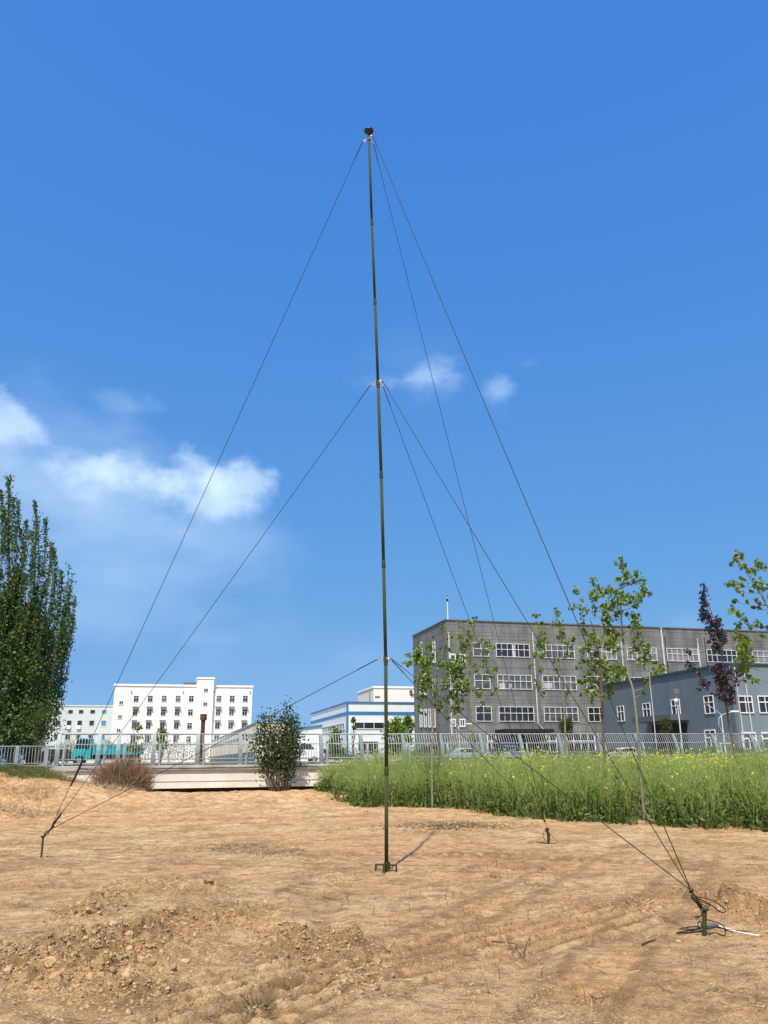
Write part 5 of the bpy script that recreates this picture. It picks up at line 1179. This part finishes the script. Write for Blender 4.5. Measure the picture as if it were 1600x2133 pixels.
grass('field_stubble', [SG(x, y, s, n) for x, y, s, n in ((900, 1870, .9, 60), (1020, 1900, .9, 50), (840, 1885, .8, 50), (950, 1960, .9, 40), (1150, 2020, .8, 30), (760, 1900, .7, 34), (1300, 2030, .7, 22), (1050, 1830, 1.2, 50), (600, 1880, .7, 20), (1400, 1850, 1.0, 22), (700, 1960, .5, 12), (350, 1800, 1.5, 40))],
      (.03, .13), .0032, mat('dark stubble', (.10, .065, .03), .9, col2=(.36, .26, .14), rnd=True), 'thin dry plant stubs sticking up from the bare soil', 'stubble', .12, 83, 1.2)
grass('field_weeds', [SG(x, y, s, n) for x, y, s, n in ((500, 1765, .32, 420), (540, 1772, .4, 420), (570, 1778, .25, 200), (470, 1768, .3, 150), (1028, 1830, .05, 60), (545, 2098, .05, 130), (532, 2110, .04, 90), (455, 1885, .06, 60), (640, 1790, .3, 80), (1105, 1845, .08, 50), (330, 1765, .5, 90), (150, 1840, .5, 60), (700, 1835, .25, 70), (1000, 1810, .2, 60))],
      (.02, .11), .0034, mat('weed blade', (.055, .06, .018), .7, col2=(.22, .19, .08), rnd=True), 'low dull green weeds scattered on the bare soil', 'weeds', 1.0, 84, .5)
# straw and twig litter lying flat
rg = np.random.default_rng(91); n = 48000
yy = 4.6/(1-rg.random(n)*(1-4.6/31)); xx = (rg.random(n)*2-1)*.60*yy+.02*yy
keep = rg.random(n) < np.clip(.25+1.1*fbm(xx*.9+3, yy*.9, 3)+.5*rough_mask(xx, yy), .05, 1); xx, yy = xx[keep], yy[keep]
extra = [SG(940, 1722, .55, 900), SG(1000, 1718, .6, 500), SG(890, 1728, .3, 300), SG(250, 1760, 1.0, 160), SG(560, 1860, .5, 200), SG(330, 1850, .5, 300), SG(660, 1840, .5, 120), SG(1160, 1700, .7, 300)]
for x, y, s, m_ in extra: xx = np.concatenate([xx, x+rg.normal(size=m_)*s]); yy = np.concatenate([yy, y+rg.normal(size=m_)*s*.9])
n = len(xx); zz = height(xx, yy)+.003; D = rg.normal(size=(n, 3)); D[:, 2] = np.abs(D[:, 2])*.12; D /= np.linalg.norm(D, axis=1)[:, None]
V, Fq, rn = sticks(np.stack([xx, yy, zz], 1), D, rg.uniform(.015, .075, n)*(.6+yy/18), .0013+.00012*yy, None, '', None, rg, .3)
tag(npmesh('straw_litter', V, Fq, M_STRAW, rnd=rn), 'bits of dry straw and twigs scattered over the bare soil', 'litter', kind='stuff')
# dark dead leaves beyond the mast
rg = np.random.default_rng(92); x, y, _, _ = SG(940, 1722, 1, 1); m_ = 1500
C = np.stack([x+rg.normal(size=m_)*.75+.0, y+rg.normal(size=m_)*.55, np.zeros(m_)], 1); C[:, 2] = height(C[:, 0], C[:, 1])+.012
V, Fq, rn = leafcards(C, rg.uniform(.02, .06, m_), rng=rg, shape='oval')
tag(npmesh('leaf_litter', V, Fq, mat('dead leaf', (.05, .03, .015), .9, col2=(.25, .17, .09), rnd=True), rnd=rn), 'patch of dark dead leaves on the soil where the mast shadow ends', 'leaf litter', kind='stuff')
# soil crumbs: one mass
rg = np.random.default_rng(95)
Vb, Fb = ico(2); base_l = [lump(Vb, 1, rg) for _ in range(10)]
Vb1, Fb1 = ico(1); base_s = [lump(Vb1, 1, rg) for _ in range(10)]
def crumbs(n, bases, Fb, smin, smax, rough=True, pw=2.2, seed=0, name='soil_crumbs'):
    rg = np.random.default_rng(seed); xs = []; ys = []
    while sum(len(a) for a in xs) < n:
        y = 4.5/(1-rg.random(20000)*(1-4.5/(26 if not rough else 13))); x = (rg.random(20000)*2-1)*.60*y
        p = rough_mask(x, y)**1.3 if rough else np.clip(.16+.9*fbm(x*.8+3, y*.8, 3)+.5*fbm(x*3, y*3, 2), .03, 1)*.6
        k = rg.random(20000) < p; xs.append(x[k]); ys.append(y[k])
    x = np.concatenate(xs)[:n]; y = np.concatenate(ys)[:n]; s = (smin+(smax-smin)*rg.random(n)**pw)*(1 if rough else .6+.075*y); z = height(x, y)
    A = rg.uniform(0, 2*np.pi, n); Bt = rg.normal(size=n)*.5; Vo = []; Fo = []; nv = len(bases[0])
    ca, sa = np.cos(A), np.sin(A); cb_, sb_ = np.cos(Bt), np.sin(Bt)
    bi = rg.integers(0, len(bases), n); BV = np.stack(bases)[bi]*s[:, None, None]
    X = BV[:, :, 0]*cb_[:, None]-BV[:, :, 2]*sb_[:, None]; Z = BV[:, :, 0]*sb_[:, None]+BV[:, :, 2]*cb_[:, None]; Yv = BV[:, :, 1]
    X2 = X*ca[:, None]-Yv*sa[:, None]; Y2 = X*sa[:, None]+Yv*ca[:, None]
    V = np.stack([X2+x[:, None], Y2+y[:, None], Z+(z+s*.02)[:, None]], -1).reshape(-1, 3)
    Fq = (Fb[None]+(np.arange(n)*nv)[:, None, None]).reshape(-1, 3); rn = np.repeat(rg.random(n), len(Fb))
    o = npmesh(name, V, Fq, M_CLOD, rnd=rn, smooth=False); return o
tag(crumbs(14000, base_s, Fb1, .004, .024, True, 2.4, 1), 'small crumbs of dug soil on the rough patches of the field', 'soil crumbs', kind='stuff')
tag(crumbs(26000, base_s, Fb1, .003, .014, False, 2.4, 2, 'loose_soil'), 'fine loose soil crumbs scattered over the smooth ground', 'soil crumbs', kind='stuff')
tag(crumbs(420, base_l, Fb, .018, .052, True, 2.2, 3, 'soil_clods'), 'fist sized broken soil clods heaped on the rough patches', 'soil clods', kind='stuff')
Vh, Fh = ico(4)
CL = [(720, 1992, 34), (560, 1985, 20), (553, 1997, 15), (705, 2058, 30), (100, 2033, 30), (60, 2030, 20), (185, 1912, 22), (176, 1900, 16), (330, 1965, 34), (275, 1985, 30), (220, 1985, 30), (160, 2010, 34), (180, 2035, 26), (435, 1862, 24), (1512, 1717, 18), (1255, 1700, 10), (540, 1688, 9), (300, 1965, 24), (205, 1912, 12), (1545, 1905, 26), (1590, 1915, 24), (1500, 1908, 16), (680, 2015, 18), (640, 1985, 14), (247, 2060, 18), (190, 2065, 14), (765, 1692, 8), (1415, 1965, 10), (490, 2080, 16), (240, 1965, 22)]
for i, (px, py, wp) in enumerate(CL):
    p = PG(px, py, 0); z = hz(p.x, p.y); s = wp/2*p.y/F*1.0
    V = lump(Vh, s, rg); dd = 1+.12*perlin(V[:, 0]/s*5+i, V[:, 1]/s*5+V[:, 2]/s*4)+.05*perlin(V[:, 0]/s*13+i, V[:, 1]/s*12+V[:, 2]/s*11); V = V*dd[:, None]
    a = rg.uniform(0, 6.28); V = np.stack([V[:, 0]*math.cos(a)-V[:, 1]*math.sin(a), V[:, 0]*math.sin(a)+V[:, 1]*math.cos(a), V[:, 2]], 1)
    o = npmesh('soil_clod', V, Fh, M_CLOD, rnd=np.full(len(Fh), rg.random()), smooth=True); o.location = (p.x, p.y, z+s*.05)
    tag(o, 'large brown soil clod lying on the rough dug ground', 'clod', 'large soil clods on the field')
# a few twigs one can point at
def twig(pts, r, lbl, side=()):
    P = [PG(x, y, hz(*gpt(x, y))+.012+h) for x, y, h in pts]; O = P[0]; b = MB(); c = cubic(P, 4); b.tube([q-O for q in c], [r*(1-.6*i/len(c)) for i in range(len(c))], 5)
    for s in side:
        Q = [PG(x, y, hz(*gpt(x, y))+.012+h) for x, y, h in s]; b.tube([q-O for q in Q], r*.7, 5)
    o = b.build('twig', mat('twig', (.16, .10, .055), .9) if 'twig' not in bpy.data.materials else bpy.data.materials['twig'], None); o.location = O; tag(o, lbl, 'twig')
twig([(1025, 1961, 0), (1050, 1963, .02), (1075, 1967, .03), (1090, 1985, .01), (1094, 1999, 0)], .006, 'forked brown twig lying on the soil below the mast foot, right of centre', [[(1090, 1985, 0), (1104, 1950, .05)], [(1078, 1968, .02), (1066, 1985, 0)]])
twig([(1180, 1915, .03), (1190, 1930, .01), (1215, 1940, 0)], .004, 'thin straight twig on the soil left of the near right stake')
twig([(1368, 2049, .01), (1385, 2062, .0), (1408, 2070, .01)], .004, 'thin bent twig near the bottom right of the field')
twig([(1228, 2071, .01), (1245, 2080, .01), (1268, 2074, .0)], .004, 'short curved twig near the bottom of the field', [[(1245, 2080, 0), (1232, 2086, 0)]])
twig([(965, 1990, .0), (998, 1987, .01)], .005, 'short thick dark twig lying flat, left of the forked twig')
twig([(828, 1985, .01), (845, 1995, .015), (878, 2013, 0)], .003, 'slender curved twig below and left of the forked twig')
twig([(1338, 1968, 0), (1352, 1962, .03), (1366, 1957, .05)], .013, 'dark broken clump of root on the soil below the near right stake')
twig([(672, 1868, .0), (710, 1874, .01), (724, 1858, .05)], .006, 'short upturned twig on the soil left of the mast foot', [[(722, 1872, 0), (728, 1862, .06)]])
twig([(1170, 1700, .0), (1130, 1695, .03), (1090, 1697, .02)], .008, 'brown branch lying along the crop edge behind the far stake')
twig([(1400, 1724, .0), (1440, 1722, .02), (1470, 1723, .01), (1510, 1719, .03)], .008, 'pale stick lying along the crop edge at the right')
